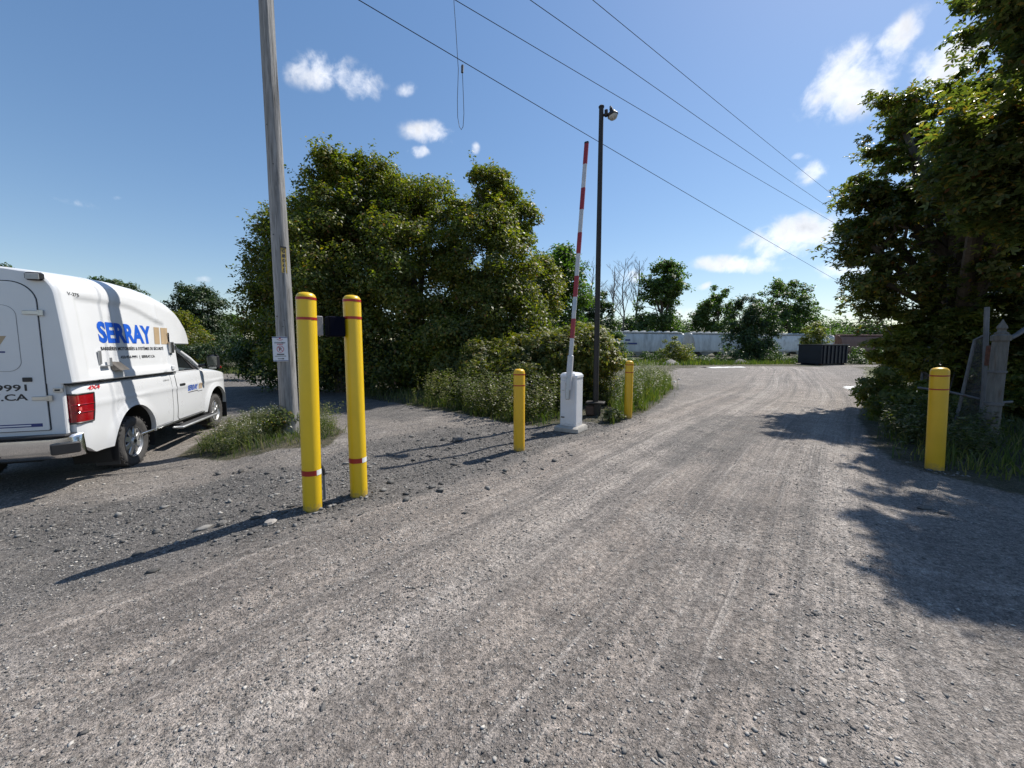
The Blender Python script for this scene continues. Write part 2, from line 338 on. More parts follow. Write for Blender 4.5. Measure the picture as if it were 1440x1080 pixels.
DARK2 = gpl([(-300, 900), (0, 840), (200, 810), (400, 750), (480, 720), (330, 740), (100, 790), (-300, 810)])
ASPH = gpl([(60, 555), (330, 527), (440, 538), (500, 554), (560, 568), (640, 580), (560, 590), (480, 585), (400, 585), (330, 590), (200, 600)])
DARK3 = gpl([(935, 620), (1010, 585), (1090, 585), (1075, 615), (1010, 645), (950, 650)])
def graded(a, b, step, lo, hi, g=1.13):
    c = list(np.arange(a, b, step)); x, s = a, step
    while x > lo: s *= g; x -= s; c.insert(0, x)
    x, s = c[-1], step
    while x < hi: s *= g; x += s; c.append(x)
    return np.array(c)
gx = graded(-7.5, 8.5, .065, -900, 900); gy = graded(.6, 11, .065, -60, 1500)
X, Y = np.meshgrid(gx, gy); nx, ny = len(gx), len(gy)
# road frame: s along the wheel tracks, d across; heading bends to the right far away
AX0 = gp(905, 700)[:2]
def road_sd(x, y):
    h = rad(41); s = (x - AX0[0]) * math.sin(h) + (y - AX0[1]) * math.cos(h); d = (x - AX0[0]) * math.cos(h) - (y - AX0[1]) * math.sin(h)
    d = d + .003 * np.clip(s - 6, 0, 40) ** 2 + .10 * np.sin(.35 * s)
    return s, d
Sx, Dx = road_sd(X, Y)
Z = tz(X, Y)
rn = np.random.default_rng(3)
prof = np.interp(Dx, np.linspace(-6, 5, 70), rn.normal(0, 1, 70), 0, 0)
nearm = np.exp(-((X / 12) ** 2 + ((Y - 5) / 12) ** 2))
Z = Z + .009 * prof * nearm + rn.normal(0, .0022, X.shape) * nearm
sdV, sdR, sdM = poly_sd(X, Y, VERGE), poly_sd(X, Y, VR), poly_sd(X, Y, MOUND)
Z += .06 * sm(-np.minimum(sdV, sdR) / 1.2)
green = np.maximum.reduce([1 - sm((sdV + .15) / .5), 1 - sm((sdR + .1) / .6), 1 - sm((sdM + .05) / .35)])
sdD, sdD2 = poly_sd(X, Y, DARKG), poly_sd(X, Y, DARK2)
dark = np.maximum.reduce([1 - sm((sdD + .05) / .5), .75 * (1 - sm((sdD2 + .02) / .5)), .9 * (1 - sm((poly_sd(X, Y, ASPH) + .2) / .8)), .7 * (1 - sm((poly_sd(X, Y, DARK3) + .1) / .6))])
sd_road = sm((2.9 - np.abs(Dx)) / 1.5) * 1.0
V = np.stack([X, Y, Z], -1).reshape(-1, 3)
idx = np.arange(nx * ny).reshape(ny, nx)
Fq = np.stack([idx[:-1, :-1], idx[:-1, 1:], idx[1:, 1:], idx[1:, :-1]], -1).reshape(-1, 4)

def groundmat():
    m = bpy.data.materials.new('gravel_ground'); m.use_nodes = True; t = m.node_tree; L = t.links; b = t.nodes['Principled BSDF']
    tc = N(t, 'ShaderNodeTexCoord'); OB = tc.outputs['Object']
    def att(n): a = N(t, 'ShaderNodeAttribute'); a.attribute_name = n; return a.outputs['Fac']
    def noise(src, sc, det=6., ro=.6, st=None, dist=0.):
        if st:
            mp = N(t, 'ShaderNodeMapping'); mp.inputs['Scale'].default_value = st; L.new(src, mp.inputs[0]); src = mp.outputs[0]
        n = N(t, 'ShaderNodeTexNoise', Scale=sc, Detail=det, Roughness=ro, Distortion=dist); L.new(src, n.inputs[0]); return n.outputs[0]
    def mr(v, a, b_, c, d, sm_=False):
        r = N(t, 'ShaderNodeMapRange'); L.new(v, r.inputs[0])
        for k, x in zip(('From Min', 'From Max', 'To Min', 'To Max'), (a, b_, c, d)): r.inputs[k].default_value = x
        if sm_: r.interpolation_type = 'SMOOTHSTEP'
        return r.outputs[0]
    def mx(f, A, B):
        n = N(t, 'ShaderNodeMix', data_type='RGBA')
        if isinstance(f, float): n.inputs['Factor'].default_value = f
        else: L.new(f, n.inputs['Factor'])
        for k, v in (('A', A), ('B', B)):
            if isinstance(v, tuple): n.inputs[k].default_value = (*v, 1)
            else: L.new(v, n.inputs[k])
        return n.outputs['Result']
    ma = lambda op, a, b_=None, clamp=False: wmath(op, a, b_, clamp=clamp, tree=t)
    uv = N(t, 'ShaderNodeUVMap'); uv.uv_map = 'track'; UV = uv.outputs[0]
    big = noise(OB, .45, 5., .6); mid = noise(OB, 2.6, 7., .65); fine = noise(OB, 28, 5., .7); grit = noise(OB, 110, 3., .7)
    trk = noise(UV, 1., 6., .6, (.07, 3.4, 1), .25); trk2 = noise(UV, 1., 4., .6, (.16, 15., 1), .2); trk3 = noise(UV, 1., 3., .6, (.5, 46., 1), .2)
    wob = noise(OB, 3.2, 6., .7)
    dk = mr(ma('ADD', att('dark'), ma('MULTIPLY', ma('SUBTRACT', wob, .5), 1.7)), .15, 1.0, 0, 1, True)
    gn = mr(ma('ADD', att('green'), ma('MULTIPLY', ma('SUBTRACT', wob, .5), 1.0)), .35, .7, 0, 1, True)
    base = mx(mr(big, .35, .65, 0, 1), (.282, .240, .208), (.385, .334, .293))
    base = mx(ma('MULTIPLY', ma('SUBTRACT', 1., att('road')), .6), base, (.165, .153, .140))
    lane = noise(UV, 1., 2., .5, (.035, .95, 1), .15)
    base = mx(ma('MULTIPLY', mr(lane, .47, .6, 0, .7, True), att('road')), base, (.45, .40, .358))
    tr = ma('MULTIPLY', mr(trk, .42, .62, 0, 1, True), att('road'))
    base = mx(ma('MULTIPLY', tr, .66), base, (.140, .126, .117))
    tr2 = ma('MULTIPLY', mr(trk2, .52, .68, 0, 1, True), att('road'))
    base = mx(ma('MULTIPLY', tr2, .62), base, (.46, .415, .375))
    base = mx(ma('MULTIPLY', mr(trk3, .5, .66, 0, .5, True), att('road')), base, (.150, .140, .132))
    base = mx(mr(mid, .46, .62, 0, .42), base, (.140, .127, .118)); blot = noise(OB, .95, 6., .7, None, .6)
    base = mx(mr(blot, .54, .66, 0, .5, True), base, (.42, .38, .345)); base = mx(mr(blot, .46, .34, 0, .38, True), base, (.125, .114, .106))
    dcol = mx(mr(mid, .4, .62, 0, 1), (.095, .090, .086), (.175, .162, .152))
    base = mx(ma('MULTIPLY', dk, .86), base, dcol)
    gcol = mx(mr(mid, .4, .6, 0, 1), (.045, .05, .022), (.10, .085, .055))
    base = mx(gn, base, gcol)
    # embedded stones
    def stones(sc, thr, amt, seedoff):
        mp = N(t, 'ShaderNodeMapping'); mp.inputs['Location'].default_value = seedoff; L.new(OB, mp.inputs[0])
        v = N(t, 'ShaderNodeTexVoronoi', Scale=sc); L.new(mp.outputs[0], v.inputs[0]); v.inputs['Randomness'].default_value = 1
        cm = N(t, 'ShaderNodeSeparateColor'); L.new(v.outputs['Color'], cm.inputs[0])
        sel = mr(cm.outputs[0], thr, thr + .02, 0, 1)
        ins = mr(v.outputs['Distance'], .28, .42, 1, 0, True)
        return ma('MULTIPLY', sel, ins), cm.outputs[1]
    s1, c1 = stones(55, .55, 1, (0, 0, 0)); s2, c2 = stones(120, .45, 1, (3, 2, 1)); s3, c3 = stones(26, .86, 1, (5, 5, 0))
    st = ma('MAXIMUM', ma('MAXIMUM', s1, ma('MULTIPLY', s2, .6)), s3)
    scol = mx(c1, (.085, .082, .08), (.43, .41, .38))
    base = mx(ma('MULTIPLY', st, ma('SUBTRACT', .8, ma('MULTIPLY', gn, .6))), base, scol)
    v = ma('MULTIPLY', mr(fine, .34, .66, .55, 1.42), mr(grit, .36, .64, .62, 1.38))
    mm = N(t, 'ShaderNodeVectorMath', operation='MULTIPLY'); L.new(base, mm.inputs[0]); L.new(v, mm.inputs[1])
    L.new(mm.outputs[0], b.inputs['Base Color']); b.inputs['Roughness'].default_value = .88; b.inputs['Specular IOR Level'].default_value = .3
    h = ma('ADD', ma('ADD', ma('MULTIPLY', st, .55), ma('MULTIPLY', grit, .5)), ma('ADD', ma('MULTIPLY', fine, 1.0), ma('ADD', ma('MULTIPLY', trk2, 1.4), ma('MULTIPLY', trk3, .7))))
    h = ma('ADD', h, ma('MULTIPLY', mid, 1.5))
    bp = N(t, 'ShaderNodeBump', Strength=1., Distance=.028); L.new(h, bp.inputs['Height']); L.new(bp.outputs[0], b.inputs['Normal'])
    return m
gm = groundmat()
ground = npmesh('ground', V, Fq, gm, smooth=True); tag(ground, kind='structure')
me = ground.data
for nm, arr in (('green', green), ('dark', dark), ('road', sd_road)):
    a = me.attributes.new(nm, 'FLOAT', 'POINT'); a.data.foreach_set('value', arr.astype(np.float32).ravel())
uvl = me.uv_layers.new(name='track'); li = Fq.ravel()
uvv = np.stack([Sx.ravel()[li], Dx.ravel()[li]], -1).astype(np.float32); uvl.data.foreach_set('uv', uvv.ravel())
def gz(x, y):
    """height of the built ground sheet"""
    x = np.asarray(x, float); y = np.asarray(y, float)
    i = np.clip(np.searchsorted(gx, x) - 1, 0, nx - 2); j = np.clip(np.searchsorted(gy, y) - 1, 0, ny - 2)
    u = np.clip((x - gx[i]) / (gx[i + 1] - gx[i]), 0, 1); w = np.clip((y - gy[j]) / (gy[j + 1] - gy[j]), 0, 1)
    return Z[j, i] * (1 - u) * (1 - w) + Z[j, i + 1] * u * (1 - w) + Z[j + 1, i] * (1 - u) * w + Z[j + 1, i + 1] * u * w

# loose stones (real geometry): an irregular octahedron each
def stones(name, xy, size, m, label, seed, sink=.25):
    r = np.random.default_rng(seed); n = len(xy)
    T = np.array([[1, 0, 0], [0, 1, 0], [-1, 0, 0], [0, -1, 0], [.1, .1, .75], [0, 0, -.6], [.62, .62, .35], [-.62, .62, .35], [-.62, -.62, .35], [.62, -.62, .35]], float)
    Fc = np.array([[6, 4, 0], [0, 4, 9], [6, 1, 4], [1, 7, 4], [7, 2, 4], [2, 8, 4], [8, 3, 4], [3, 9, 4], [0, 1, 6], [1, 2, 7], [2, 3, 8], [3, 0, 9], [1, 0, 5], [2, 1, 5], [3, 2, 5], [0, 3, 5]])
    P = (T[None] * (1 + r.uniform(-.38, .30, (n, 10, 1))) + r.normal(0, .10, (n, 10, 3))) * size[:, None, None] * np.stack([r.uniform(.7, 1.2, n), r.uniform(.55, 1, n), r.uniform(.35, .8, n)], -1)[:, None]
    a = r.uniform(0, 6.28, n); c, s = np.cos(a)[:, None], np.sin(a)[:, None]
    x = P[..., 0] * c - P[..., 1] * s; y = P[..., 0] * s + P[..., 1] * c
    z = P[..., 2] + gz(xy[:, 0], xy[:, 1])[:, None] + (size * .3 * (1 - sink * 2))[:, None]
    Vv = np.stack([x + xy[:, :1], y + xy[:, 1:2], z], -1).reshape(-1, 3)
    Ff = (Fc[None] + (np.arange(n) * 10)[:, None, None]).reshape(-1, 3)
    o = npmesh(name, Vv, Ff, m, k=3)
    return tag(o, label, 'gravel', kind='stuff')
def stonemat(name, lo, hi):
    m = bpy.data.materials.new(name); m.use_nodes = True; t = m.node_tree; b = t.nodes['Principled BSDF']; b.inputs['Roughness'].default_value = .85
    g = N(t, 'ShaderNodeNewGeometry'); cr = N(t, 'ShaderNodeValToRGB'); e = cr.color_ramp.elements
    e[0].color = (*lo, 1); e[1].color = (*hi, 1); x = e.new(.6); x.color = tuple((a + c) / 2 * .85 for a, c in zip(lo, hi)) + (1,)
    tcn = N(t, 'ShaderNodeTexCoord'); nn = N(t, 'ShaderNodeTexNoise', Scale=60., Detail=3.); t.links.new(tcn.outputs['Object'], nn.inputs[0])
    r = N(t, 'ShaderNodeMapRange'); r.inputs['To Min'].default_value = .6; r.inputs['To Max'].default_value = 1.4; t.links.new(nn.outputs[0], r.inputs[0])
    mm = N(t, 'ShaderNodeVectorMath', operation='MULTIPLY'); t.links.new(cr.outputs[0], mm.inputs[0]); t.links.new(r.outputs[0], mm.inputs[1])
    t.links.new(g.outputs['Random Per Island'], cr.inputs[0]); t.links.new(mm.outputs[0], b.inputs['Base Color']); return m
sm_a = stonemat('road_stones', (.085, .08, .075), (.48, .45, .41)); sm_b = stonemat('dark_stones', (.045, .044, .043), (.24, .23, .215))
r = np.random.default_rng(11)
def scatter(n, x0, x1, y0, y1, fall=None):
    xy = np.stack([r.uniform(x0, x1, n), y0 + (y1 - y0) * r.uniform(0, 1, n) ** (fall or 1)], -1)
    return xy
def patchy(xy, sc, thr, off=0.):
    q = np.sin(xy[:, 0] * sc + off) * np.sin(xy[:, 1] * sc * .8 + off * 2) + .6 * np.sin(xy[:, 0] * sc * 2.3 - xy[:, 1] * sc * 1.7 + off)
    return q + r.normal(0, .45, len(xy)) > thr
xy = scatter(95000, -4.5, 5, .9, 6.5, 1.4); xy = xy[patchy(xy, 2.1, .1) & (np.abs(xy[:, 0]) < xy[:, 1] * 1.5 + .6)]
sz = .0028 + .0024 * r.exponential(1, len(xy)); stones('road_gravel', xy, np.clip(sz, .002, .013), sm_a, 'small loose pale stones over the gravel road', 1)
xy = scatter(4200, -5, 6, 1., 9, 1.3); xy = xy[patchy(xy, 1.7, .3, 1.3)]
stones('loose_stones', xy, np.clip(.0055 + .004 * r.exponential(1, len(xy)), .005, .017), sm_a, 'larger loose stones lying about on the gravel road', 2)
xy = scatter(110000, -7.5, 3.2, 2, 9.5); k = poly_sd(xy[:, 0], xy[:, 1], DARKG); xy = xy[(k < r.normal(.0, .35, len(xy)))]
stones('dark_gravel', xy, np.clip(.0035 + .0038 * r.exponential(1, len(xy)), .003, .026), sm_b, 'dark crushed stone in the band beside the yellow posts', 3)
xy = scatter(5000, -7.5, 2.4, 2, 8.5); k = poly_sd(xy[:, 0], xy[:, 1], DARKG); xy = xy[(k < r.normal(.1, .4, len(xy)))][:800]
stones('coarse_gravel', xy, np.clip(.013 + .011 * r.exponential(1, len(xy)), .012, .06), sm_b, 'coarse dark stones and clods in the gravel band', 4)
xy = scatter(2500, -8.5, -2, 3, 6.4); xy = xy[patchy(xy, 1.3, .2)]
stones('side_gravel', xy, np.clip(.005 + .005 * r.exponential(1, len(xy)), .004, .03), sm_a, 'scattered stones on the light ground behind the pickup', 5)
ROCKS = [(380, 736, .055, 'rock_pale', 'pale rock lying beside the long shadow of the left tall yellow post', (1.2, .8, .5)),
         (312, 738, .05, 'rock_dark', 'dark rock at the edge of the long post shadow, left of the pale rock', (1, .8, .6)),
         (241, 933, .018, 'rock_pale', 'small pale stone alone on the road at bottom left', (1.3, .7, .5)),
         (454, 993, .017, 'rock_dark', 'small dark stone lying on the road at bottom, below the tall posts', (1.3, .7, .6)),
         (643, 620, .09, 'rock_dark', 'dark clod of earth behind the gravel, left of the short middle post', (1.1, .9, .7)),
         (1300, 716, .05, 'rock_dark', 'dark rock at the shaded road edge below the right post', (1.3, .8, .5)),
         (1325, 723, .04, 'rock_dark', 'second dark rock at the shaded road edge, nearer the right side', (1, .9, .6)),
         (858, 582, .07, 'rock_pale', 'pale stone beside the foot of the far yellow post', (1.1, .8, .6))]
for i, (px, py, s_, mm, lb, sc3) in enumerate(ROCKS):
    p = gp(px, py); rr = random.Random(i); mb = MB()
    n, mlev = 9, 5; prof = [(math.sin(math.pi * (k + .35) / (mlev - .3)), -math.cos(math.pi * (k + .35) / (mlev - .3))) for k in range(mlev)]
    mb.lathe(prof, n); mb.v = [tuple(c * s_ * q * (1 + rr.uniform(-.2, .2)) for c, q in zip(v, sc3)) for v in mb.v]
    o = mb.build('rock', M[mm], smooth=25, loc=(p[0], p[1], float(gz(p[0], p[1])) + s_ * sc3[2] * .45), rz=rr.uniform(0, 6)); tag(o, lb, 'rock')

# ---------------------------------------------------------------- foliage
def unit(v): return v / (np.linalg.norm(v, axis=-1, keepdims=True) + 1e-9)
KITE = (np.array([[0, 0, 0], [.42, .30, .07], [1, 0, -.12], [.42, -.30, .07]]), np.array([[0, 1, 2, 3]]))
def _maple():
    vs, fs = [], []
    for a, l in ((0, 1.), (1.15, .78), (-1.15, .78)):
        c, s = math.cos(a), math.sin(a)
        for x, y, z in ((0, 0, 0), (.5, .24, .05), (1, 0, -.16), (.5, -.24, .05)): vs.append((l * (x * c - y * s), l * (x * s + y * c), z * l))
        b = len(vs) - 4; fs.append((b, b + 1, b + 2, b + 3))
    return np.array(vs), np.array(fs)
MAPLE = _maple()
def leaves(name, P, Nn, size, m, parent=None, shape=KITE, seed=0, T=None):
    r = np.random.default_rng(seed); n = len(P); size = np.broadcast_to(size, n) * r.uniform(.7, 1.25, n)
    Nn = unit(Nn); t = unit(np.cross(Nn, r.normal(0, 1, (n, 3)))) if T is None else unit(T - Nn * (T * Nn).sum(-1, keepdims=True)); b = np.cross(Nn, t)
    tv, tf = shape; k = len(tv)
    Vv = P[:, None] + size[:, None, None] * (tv[None, :, :1] * t[:, None] + tv[None, :, 1:2] * b[:, None] + tv[None, :, 2:] * Nn[:, None])
    Ff = tf[None] + (np.arange(n) * k)[:, None, None]
    return npmesh(name, Vv.reshape(-1, 3), Ff.reshape(-1, 4), m, parent)
def sph(r, n): return unit(r.normal(0, 1, (n, 3)))
def clumps(ells, nc, seed, inner=.16, up=.25):
    r = np.random.default_rng(seed); w = np.array([e[1][0] * e[1][2] for e in ells]); w = w / w.sum(); out = []
    ch = r.choice(len(ells), nc, p=w)
    for i in ch:
        c, R = ells[i]; d = sph(r, 1)[0]; d[2] += up * r.uniform(0, 1); d /= np.linalg.norm(d)
        q = r.uniform(.3, .75) if r.uniform() < inner else r.uniform(.78, 1.0)
        out.append(np.array(c) + d * np.array(R) * q)
    return np.array(out)
def E(px, py, rx, ry, d, ry3=None):
    k = d / F_PX; return (dp(px, py, d), (rx * k, (ry3 if ry3 else (rx + ry) / 2 * k), ry * k))
def tree(name, ells, base, nc, per, cr, leaf, m, label, cat='tree', group=None, shape=KITE, seed=0, tr=.16, flat=.62, bark='bark', limbs=26, nbias=.55, base_z=None, low=None, sprays=0, slen=.8):
    r = np.random.default_rng(seed); base = np.array([base[0], base[1], float(gz(base[0], base[1])) - .05 if base_z is None else base_z])
    root = empty(name, base, 0, label, cat, group)
    C = clumps(ells, nc, seed)
    if low is not None: C = C[C[:, 2] > low]
    C = C - base; nc = len(C)
    rc = cr * r.uniform(.6, 1.3, nc); ci = np.repeat(np.arange(nc), per)
    d = sph(r, len(ci)); q = r.uniform(.35, 1.05, len(ci)) ** .7
    P = C[ci] + d * (rc[ci] * q)[:, None] * np.array([1, 1, flat])
    cen = np.mean([np.array(e[0]) - base for e in ells], 0)
    outw = unit(C[ci] - cen)
    Nn = d * nbias + np.array([0, 0, .55]) + outw * .25 + r.normal(0, .45, d.shape)
    if sprays:   # leafy twigs reaching out of the crown
        si = r.integers(0, nc, sprays); sd_ = unit(outw[si * per] + r.normal(0, .55, (sprays, 3)) + np.array([0, 0, -.05])); sl = slen * r.uniform(.4, 1.3, sprays); kk = 26
        f = r.uniform(.2, 1, (sprays, kk)); Q = C[si][:, None] + sd_[:, None] * (sl[:, None] * f)[..., None] + r.normal(0, .075 * max(1, leaf / .15), (sprays, kk, 3)); Q[..., 2] -= .22 * (f ** 2) * sl[:, None]
        P = np.vstack([P, Q.reshape(-1, 3)]); Nn = np.vstack([Nn, (np.array([0, 0, 1.]) + r.normal(0, .45, (sprays * kk, 3)))])
    leaves('crown', P, Nn, leaf, m, root, shape, seed + 1)
    mb = MB(); top = cen.copy(); top[2] = max(top[2], 1.); hgt = top[2]
    pts = [Vector((0, 0, 0)), Vector((top[0] * .15 + r.normal(0, tr * .4), top[1] * .15, hgt * .35)), Vector((top[0] * .5, top[1] * .5, hgt * .7)), Vector(top)]
    mb.tube(pts, [tr * 1.25, tr, tr * .75, tr * .4], 9)
    fork = [pts[1], pts[2], pts[3]]
    for e in ells:
        f = fork[r.integers(0, 2)]; ec = Vector(np.array(e[0]) - base); md = (f + ec) / 2 + Vector((0, 0, .1 * hgt * r.uniform(-.3, .6)))
        if (ec - f).length > .5: mb.tube([f, md, ec], [tr * .55, tr * .42, tr * .25], 7)
    for i in r.choice(nc, min(limbs, nc), replace=False):
        e = min(ells, key=lambda e: np.linalg.norm(np.array(e[0]) - base - C[i])); s0 = Vector(np.array(e[0]) - base); s1 = Vector(C[i])
        s0 = s0.lerp(fork[1], r.uniform(0, .6)); md = (s0 + s1) / 2 + Vector((r.normal(0, .15), r.normal(0, .15), .12 * (s1 - s0).length))
        mb.tube([s0, md, s1], [tr * .26, tr * .16, tr * .05], 5)
    mb.build('trunk', M[bark], root)
    return root
def rpoly(poly, n, r, fz=.22):
    P = np.array([p[:2] for p in poly]); lo, hi = P.min(0) - fz, P.max(0) + fz; out = np.zeros((0, 2))
    while len(out) < n:
        q = r.uniform(lo, hi, (n * 2, 2)); pt = .35 * np.sin(3.1 * q[:, 0] + 1.7 * q[:, 1]) + .3 * np.sin(5.3 * q[:, 1] - 4.1 * q[:, 0]) + r.normal(0, .35, len(q)); out = np.vstack([out, q[poly_sd(q[:, 0], q[:, 1], poly) < -.12 + fz * pt * 1.3]])
    return out[:n]
def grass(name, xy, h, m, label, seed, width=.006, lean=.5, cat='grass'):
    r = np.random.default_rng(seed); n = len(xy); h = np.broadcast_to(h, n) * r.uniform(.35, 1.25, n) * (1 + .3 * np.sin(2.3 * xy[:, 0] + 3.7 * xy[:, 1]) + .2 * np.sin(6.1 * xy[:, 0] - 4.3 * xy[:, 1]))
    a = r.uniform(0, 6.28, n); dr = np.stack([np.cos(a), np.sin(a)], -1); ln = r.uniform(.1, lean, n) * h; w = width * r.uniform(.7, 1.4, n)
    b = r.uniform(0, 6.28, n); wd = np.stack([np.cos(b), np.sin(b)], -1) * w[:, None]; z0 = gz(xy[:, 0], xy[:, 1]) - .01
    def row(f, g, k):
        c = xy + dr * (ln * g)[:, None]; z = z0 + h * f
        return np.concatenate([c - wd * k, z[:, None]], 1), np.concatenate([c + wd * k, z[:, None]], 1)
    A0, B0 = row(0, 0, 1); A1, B1 = row(.55, .3, .8); A2, B2 = row(.97, 1., .15)
    Vv = np.stack([A0, B0, B1, A1, B2, A2], 1).reshape(-1, 3)
    Ff = (np.array([[0, 1, 2, 3], [3, 2, 4, 5]])[None] + (np.arange(n) * 6)[:, None, None]).reshape(-1, 4)
    return tag(npmesh(name, Vv, Ff, m), label, cat, kind='stuff')

# big maples in the middle (16-18 m away)
g0 = gp(440, 545); 
tree('maple_tree', [E(403, 385, 40, 74, 19), E(396, 450, 40, 60, 19), E(425, 330, 36, 46, 19)], (-11.5, 20), 210, 200, .75, .145, M['maple'], 'dark green leafy tree behind the utility pole, leftmost of the big group', seed=21, tr=.2, limbs=20, sprays=420, slen=1.0)
tree('maple_tree', [E(488, 300, 62, 78, 18), E(470, 390, 80, 80, 17), E(520, 280, 40, 50, 18), E(450, 470, 70, 60, 17)], (-7.6, 17.2), 330, 230, .75, .14, M['maple'], 'tall round-topped green tree just right of the utility pole', seed=22, tr=.26, limbs=34, sprays=420, slen=1.0)
tree('maple_tree', [E(600, 325, 66, 72, 18), E(575, 400, 90, 90, 17), E(560, 300, 40, 40, 18.5), E(590, 480, 80, 65, 16.5)], (-4.2, 17.0), 330, 230, .75, .14, M['maple'], 'broad green tree in the middle of the big group, behind the tall yellow posts', seed=23, tr=.26, limbs=34, sprays=420, slen=1.0)
tree('maple_tree', [E(688, 285, 26, 52, 16.5), E(715, 310, 38, 40, 16.5), E(685, 375, 66, 75, 16), E(700, 440, 62, 55, 15.5), E(660, 490, 60, 50, 15)], (-1.0, 16), 330, 210, .62, .128, M['maple'], 'leafy green tree with a separate pointed top, right end of the big group', seed=24, tr=.22, limbs=34, sprays=420, slen=1.0)
tree('broad_tree', [E(785, 385, 32, 36, 27), E(785, 430, 42, 50, 27), E(760, 470, 30, 45, 26)], (3.2, 27), 150, 120, .9, .22, M['far_leaf'], 'grey green tree behind the barrier arm, right of the big maples', seed=25, tr=.2, limbs=20, sprays=160, slen=1.2)
tree('broad_tree', [E(762, 420, 24, 60, 22)], (1.8, 22.5), 90, 110, .6, .16, M['maple'], 'narrow green tree between the maples and the raised barrier arm', seed=26, tr=.12, limbs=14)
# beyond the lamp post
tree('conifer_tree', [E(822, 440, 16, 30, 42), E(822, 470, 22, 25, 42)], (7.8, 42), 60, 90, .8, .28, M['far_dark'], 'small dark tree between the barrier arm and the lamp post, far away', seed=27, tr=.12, limbs=8)
tree('broad_tree', [E(846, 440, 13, 28, 40), E(850, 470, 22, 20, 40)], (9.5, 40), 60, 90, .7, .26, M['far_dark'], 'small dark tree just right of the lamp post, far away', seed=28, tr=.12, limbs=8)
tree('poplar_tree', [E(932, 402, 24, 34, 78), E(922, 432, 26, 28, 78), E(946, 400, 16, 30, 78), E(915, 405, 12, 22, 78), E(930, 468, 34, 26, 78)], (30.5, 78), 150, 80, 1.3, .5, M['far_leaf'], 'tall rounded tree standing alone behind the grey rail cars, right of the bare trees', seed=29, tr=.35, limbs=24, sprays=160, slen=1.8)
tree('poplar_tree', [E(1012, 425, 16, 24, 82), E(1005, 448, 26, 26, 82), E(988, 440, 12, 24, 82), E(1005, 475, 34, 22, 82)], (43.5, 82), 110, 70, 1.3, .5, M['far_leaf'], 'mid sized tree behind the rail cars, left of the dark bushy tree', seed=30, tr=.3, limbs=16, sprays=120, slen=1.6)
tree('poplar_tree', [E(1090, 425, 20, 28, 86), E(1112, 425, 20, 28, 86), E(1128, 432, 16, 24, 86), E(1108, 462, 42, 30, 86)], (61.5, 86), 150, 80, 1.3, .5, M['far_leaf'], 'wide tree with several upright tops behind the rail cars, above the dumpster', seed=31, tr=.3, limbs=20, sprays=160, slen=1.8)
tree('bushy_tree', [E(1050, 445, 18, 28, 45), E(1068, 460, 20, 34, 45), E(1044, 480, 20, 34, 45), E(1062, 495, 26, 22, 45)], (28, 45.5), 170, 110, .75, .24, M['far_dark'], 'dense dark bushy tree standing in front of the rail cars', seed=32, tr=.2, limbs=16, sprays=120, slen=1.0)
tree('sapling', [E(945, 488, 12, 16, 40), E(945, 500, 20, 14, 40), E(962, 498, 12, 14, 40)], (16.8, 40.5), 60, 90, .45, .15, M['bright_leaf'], 'small yellow green sapling in front of the left rail car', seed=33, tr=.05, limbs=8)
tree('sapling', [E(1144, 468, 13, 16, 44), E(1146, 485, 14, 22, 44)], (34.8, 44.5), 60, 90, .5, .17, M['bright_leaf'], 'light green sapling rising behind the dark dumpster', seed=34, tr=.05, limbs=8)
tree('sapling', [E(868, 485, 10, 20, 38), E(872, 500, 14, 14, 38)], (10.6, 38.5), 40, 80, .4, .15, M['far_leaf'], 'small green bush at the left end of the rail cars', seed=35, tr=.05, limbs=6)
# left, behind the truck
tree('evergreen_tree', [E(268, 432, 22, 32, 33), E(288, 440, 22, 34, 33), E(270, 475, 34, 40, 33), E(298, 480, 20, 34, 33)], (-27, 34), 190, 130, .75, .18, M['evergreen'], 'dark dense evergreen beyond the front of the white pickup', seed=36, tr=.25, limbs=12, sprays=160, slen=.9)
tree('leafy_shrub', [E(255, 465, 18, 25, 27), E(272, 490, 26, 22, 27)], (-23, 27.5), 70, 110, .6, .16, M['vine'], 'yellow green shrub between the pickup cab and the dark evergreen', seed=37, tr=.07, limbs=8)
tree('broad_tree', [E(150, 408, 26, 16, 55), E(178, 415, 20, 16, 55), E(125, 408, 16, 16, 55), E(150, 440, 50, 30, 55)], (-58, 56), 130, 80, 1., .34, M['far_dark'], 'distant tree top showing above the roof of the white truck cap', seed=38, tr=.3, limbs=8)
tree('broad_tree', [E(5, 384, 14, 10, 50), E(-20, 400, 40, 26, 50)], (-66, 51), 80, 80, 1., .34, M['far_dark'], 'distant tree top above the rear of the truck cap at the left edge', seed=39, tr=.3, limbs=8)
tree('broad_tree', [E(328, 462, 16, 20, 60), E(318, 480, 24, 18, 60)], (-43.5, 61), 60, 80, .9, .34, M['far_leaf'], 'small distant pale green tree left of the big dark maples', seed=40, tr=.2, limbs=6)

